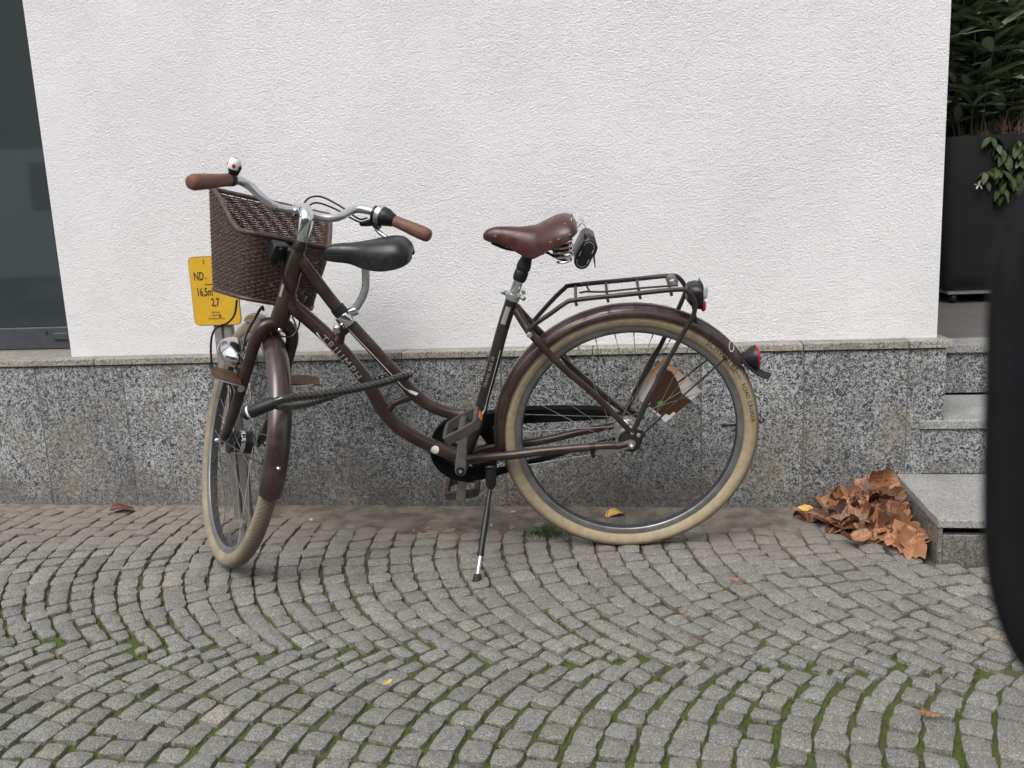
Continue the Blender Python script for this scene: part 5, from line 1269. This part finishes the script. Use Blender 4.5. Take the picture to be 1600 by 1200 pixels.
def hpile(x, y): 
    dx = max(0, .712 - x); dy = max(0, -.012 - y); return max(0, .100 * (1 - dx / .31) ** 1.15 * (1 - dy / .42) if dx < .31 and dy < .42 else 0)
cnt = 0
mound = MB(lambda v: v - Vector((.60, -.12, 0))); rows = []
for j in range(15):
    y = -.40 + .40 * j / 14 - .006; rows.append([(x, y, (hpile(x, y) * .72 if hpile(x, y) > .034 else -.04) + .005 * noise.noise(Vector((x * 40, y * 40, 0)))) for x in [.43 + .285 * i / 12 for i in range(13)]])
mound.grid(rows); mound.build('leaf_mould', simple('leaf_mould', (.06, .03, .017), .9, 0, .5, 60, .5), pile, fix=False)
while cnt < 140:
    x = .715 - abs(random.gauss(0, .15)); y = -.02 - random.random() ** 1.1 * .40
    lim = (x - .39) / .32
    if x < .40 or (-y) > .05 + lim * .35 or x > .700: continue
    h = hpile(x, y); lay = random.random(); z = .006 + h * (.62 + .38 * lay)
    o = bpy.data.objects.new('leaf', random.choice(lvs if random.random() > .015 else lvy)); col.objects.link(o); o.parent = pile
    tilt = radians(random.gauss(0, 22 if h > .02 else 8)); slope = .5 if h > .01 else .1
    M = Matrix.Translation(Vector((min(x, .695), min(y, -.035), z + .006)) - Vector((.60, -.12, 0))) @ Matrix.Rotation(radians(random.uniform(14, 46)) * (h > .015), 4, Vector((1, -.5, 0))) @ Matrix.Rotation(random.random() * 6.3, 4, 'Z') @ Matrix.Rotation(tilt, 4, 'X') @ Matrix.Scale(random.uniform(.7, 1.08), 4)
    o.matrix_local = M; cnt += 1
big = lobed_leaf('leaf', MT['deadleaf'], .125, 3, 0)
o = bpy.data.objects.new('leaf', big); col.objects.link(o); o.parent = pile; o['label'] = 'large brown leaf standing upright against the wall'
o.matrix_local = Matrix.Translation(Vector((.685, -.030, .098)) - Vector((.60, -.12, 0))) @ Matrix.Rotation(radians(80), 4, 'X') @ Matrix.Rotation(1.4, 4, 'Z')
for nm_, x, y, sz, mt_, lab, rot, kk in (('leaf', -.135, -.085, .065, 'yleaf', 'yellow leaf lying by the wall behind the rear wheel', .3, 1), ('leaf', -1.862, -.075, .085, 'deadleaf', 'curled brown leaf lying by the plinth left of the front wheel', .2, 1),
        ('leaf', -1.56, -.03, .06, 'deadleaf', 'small brown leaf against the plinth just left of the front tyre', 2, 0), ('leaf', -.712, -.29, .038, 'deadleaf', 'small crumpled reddish leaf on the dirt between front wheel and kickstand', .8, 1),
        ('leaf', .545, -.315, .085, 'deadleaf', 'pale orange leaf lying flat at the front edge of the leaf heap', .1, 1), ('leaf', .19, -.60, .035, 'deadleaf', 'narrow brown leaf on the cobbles below the rear mudguard', -.6, 1),
        ('leaf', .05, -.82, .035, 'deadleaf', 'thin curled brown leaf in a mossy joint right of the middle', .5, 1), ('leaf', .075, -.94, .034, 'deadleaf', 'rust coloured leaf lying across a joint in the lower right cobbles', -.2, 1),
        ('leaf', .50, -1.215, .048, 'deadleaf', 'faded pinkish leaf lying on a cobble in the lower right corner', 0, 1), ('leaf', .02, -.33, .04, 'deadleaf', 'small dark leaf beside the rear tyre on the dirt', .9, 1), ('leaf', -.57, -1.19, .045, 'yleaf', 'yellowish leaf scrap in a mossy joint near the bottom', 1.1, 1)):
    me = lobed_leaf('leaf', MT[mt_], sz, hash(lab) % 1 + int(abs(x * 100)), kk); o = bpy.data.objects.new('dead_leaf', me); col.objects.link(o); o.location = (x, y, .012 + sz * .06); o.rotation_euler = (.15, .1, rot)
    if sz < .05: o.scale = (1, .45, 1)
    tag(o, lab, 'leaf')
# small pale scraps
for i, (x, y, lab) in enumerate(((-1.43, -.03, 'pale twig scrap on the dirt just right of the front tyre'), (-.47, -.07, 'thin white paper scrap by the wall above the kickstand'), (-.375, -.05, 'white pebble on the dirt left of the rear tyre'), (-.52, -.20, 'white chewing gum spot beside the kickstand leg'), (-.36, -.06, 'tiny white stone beside the rear tyre'), (-1.13, -.16, 'small white flake on the dirt right of the front wheel'))):
    mb = MB(); k = 9; rd_ = random.Random(i); hz = .004; ax1 = .011 if 'scrap' in lab or 'twig' in lab else .006; ax2 = .003 if 'scrap' in lab or 'twig' in lab else .005
    ring = [(ax1 * cos(2 * pi * j / k) * rd_.uniform(.8, 1.2), ax2 * sin(2 * pi * j / k) * rd_.uniform(.8, 1.2)) for j in range(k)]
    mb.grid([[(a, b_, 0) for a, b_ in ring], [(a * .9, b_ * .9, hz * .7) for a, b_ in ring], [(a * .4, b_ * .4, hz) for a, b_ in ring]], True); mb.f.append([2 * k + j for j in range(k)]); mb.mi.append(0); mb.sm.append(True)
    o = mb.build('litter_scrap', MT['litter'], fix=True); o.location = (x, y, .006); o.rotation_euler = (0, 0, .5 * i); tag(o, lab, 'litter')
# grass tuft in front of the rear tyre
mb = MB(); random.seed(3)
for i in range(330):
    x = random.gauss(-.335, .042); y = random.gauss(-.262, .018); h = random.uniform(.012, .040) * max(.35, 1 - abs(x + .345) * 6); lx, ly = random.gauss(0, .012), random.gauss(0, .01); w_ = .0009
    a = random.random() * 3; dx, dy = cos(a) * w_, sin(a) * w_
    mb.add([(x - dx, y - dy, .0), (x + dx, y + dy, .0), (x + lx * .4 + dx, y + ly * .4 + dy, h * .6), (x + lx * .4 - dx, y + ly * .4 - dy, h * .6), (x + lx, y + ly, h)], [[0, 1, 2, 3], [3, 2, 4]])
tag(mb.build('grass_tuft', MT['grass'], smooth=False, fix=False), 'small tuft of green grass in the dirt in front of the rear tyre', 'grass', kind='stuff')

# ------------------------------------------------------------------ black flap hanging close to the lens at the right
C3 = Vector((0, -2.84567536, 0.96651972))
edge = [(1640, 215), (1600, 285), (1575, 332), (1556, 395), (1547, 470), (1542, 600), (1539, 760), (1541, 870), (1552, 945), (1574, 1012), (1600, 1050), (1640, 1085)]
def ray(px, py, d_): return C3 + ((px - 800) / 1404.3 * cR - (py - 600) / 1404.3 * cU + cF) * d_
mb = MB(); rows = []
E2 = smooth_path([ray(x, y, .30) for x, y in edge], 4); cen_ = ray(1760, 650, .315)
rows = []
for t, dz in ((0, 0), (.02, .004), (.06, .0065), (.14, .008), (.4, .010), (.85, .011)):
    rows.append([p.lerp(cen_, t) - cF * dz for p in E2])
back = [[p.lerp(cen_, t) + cF * dz for p in E2] for t, dz in ((.02, .004), (.06, .0065), (.4, .009), (.85, .010))]
mb.grid(back[::-1] + rows)
strapm = simple('black_cloth', (.0050, .0050, .0062), .8, 0, .3, 80, .3, 0, .2)
o = mb.build('camera_case_flap', strapm); tag(o, 'black out-of-focus camera case flap hanging close to the lens at the right edge', 'case flap')
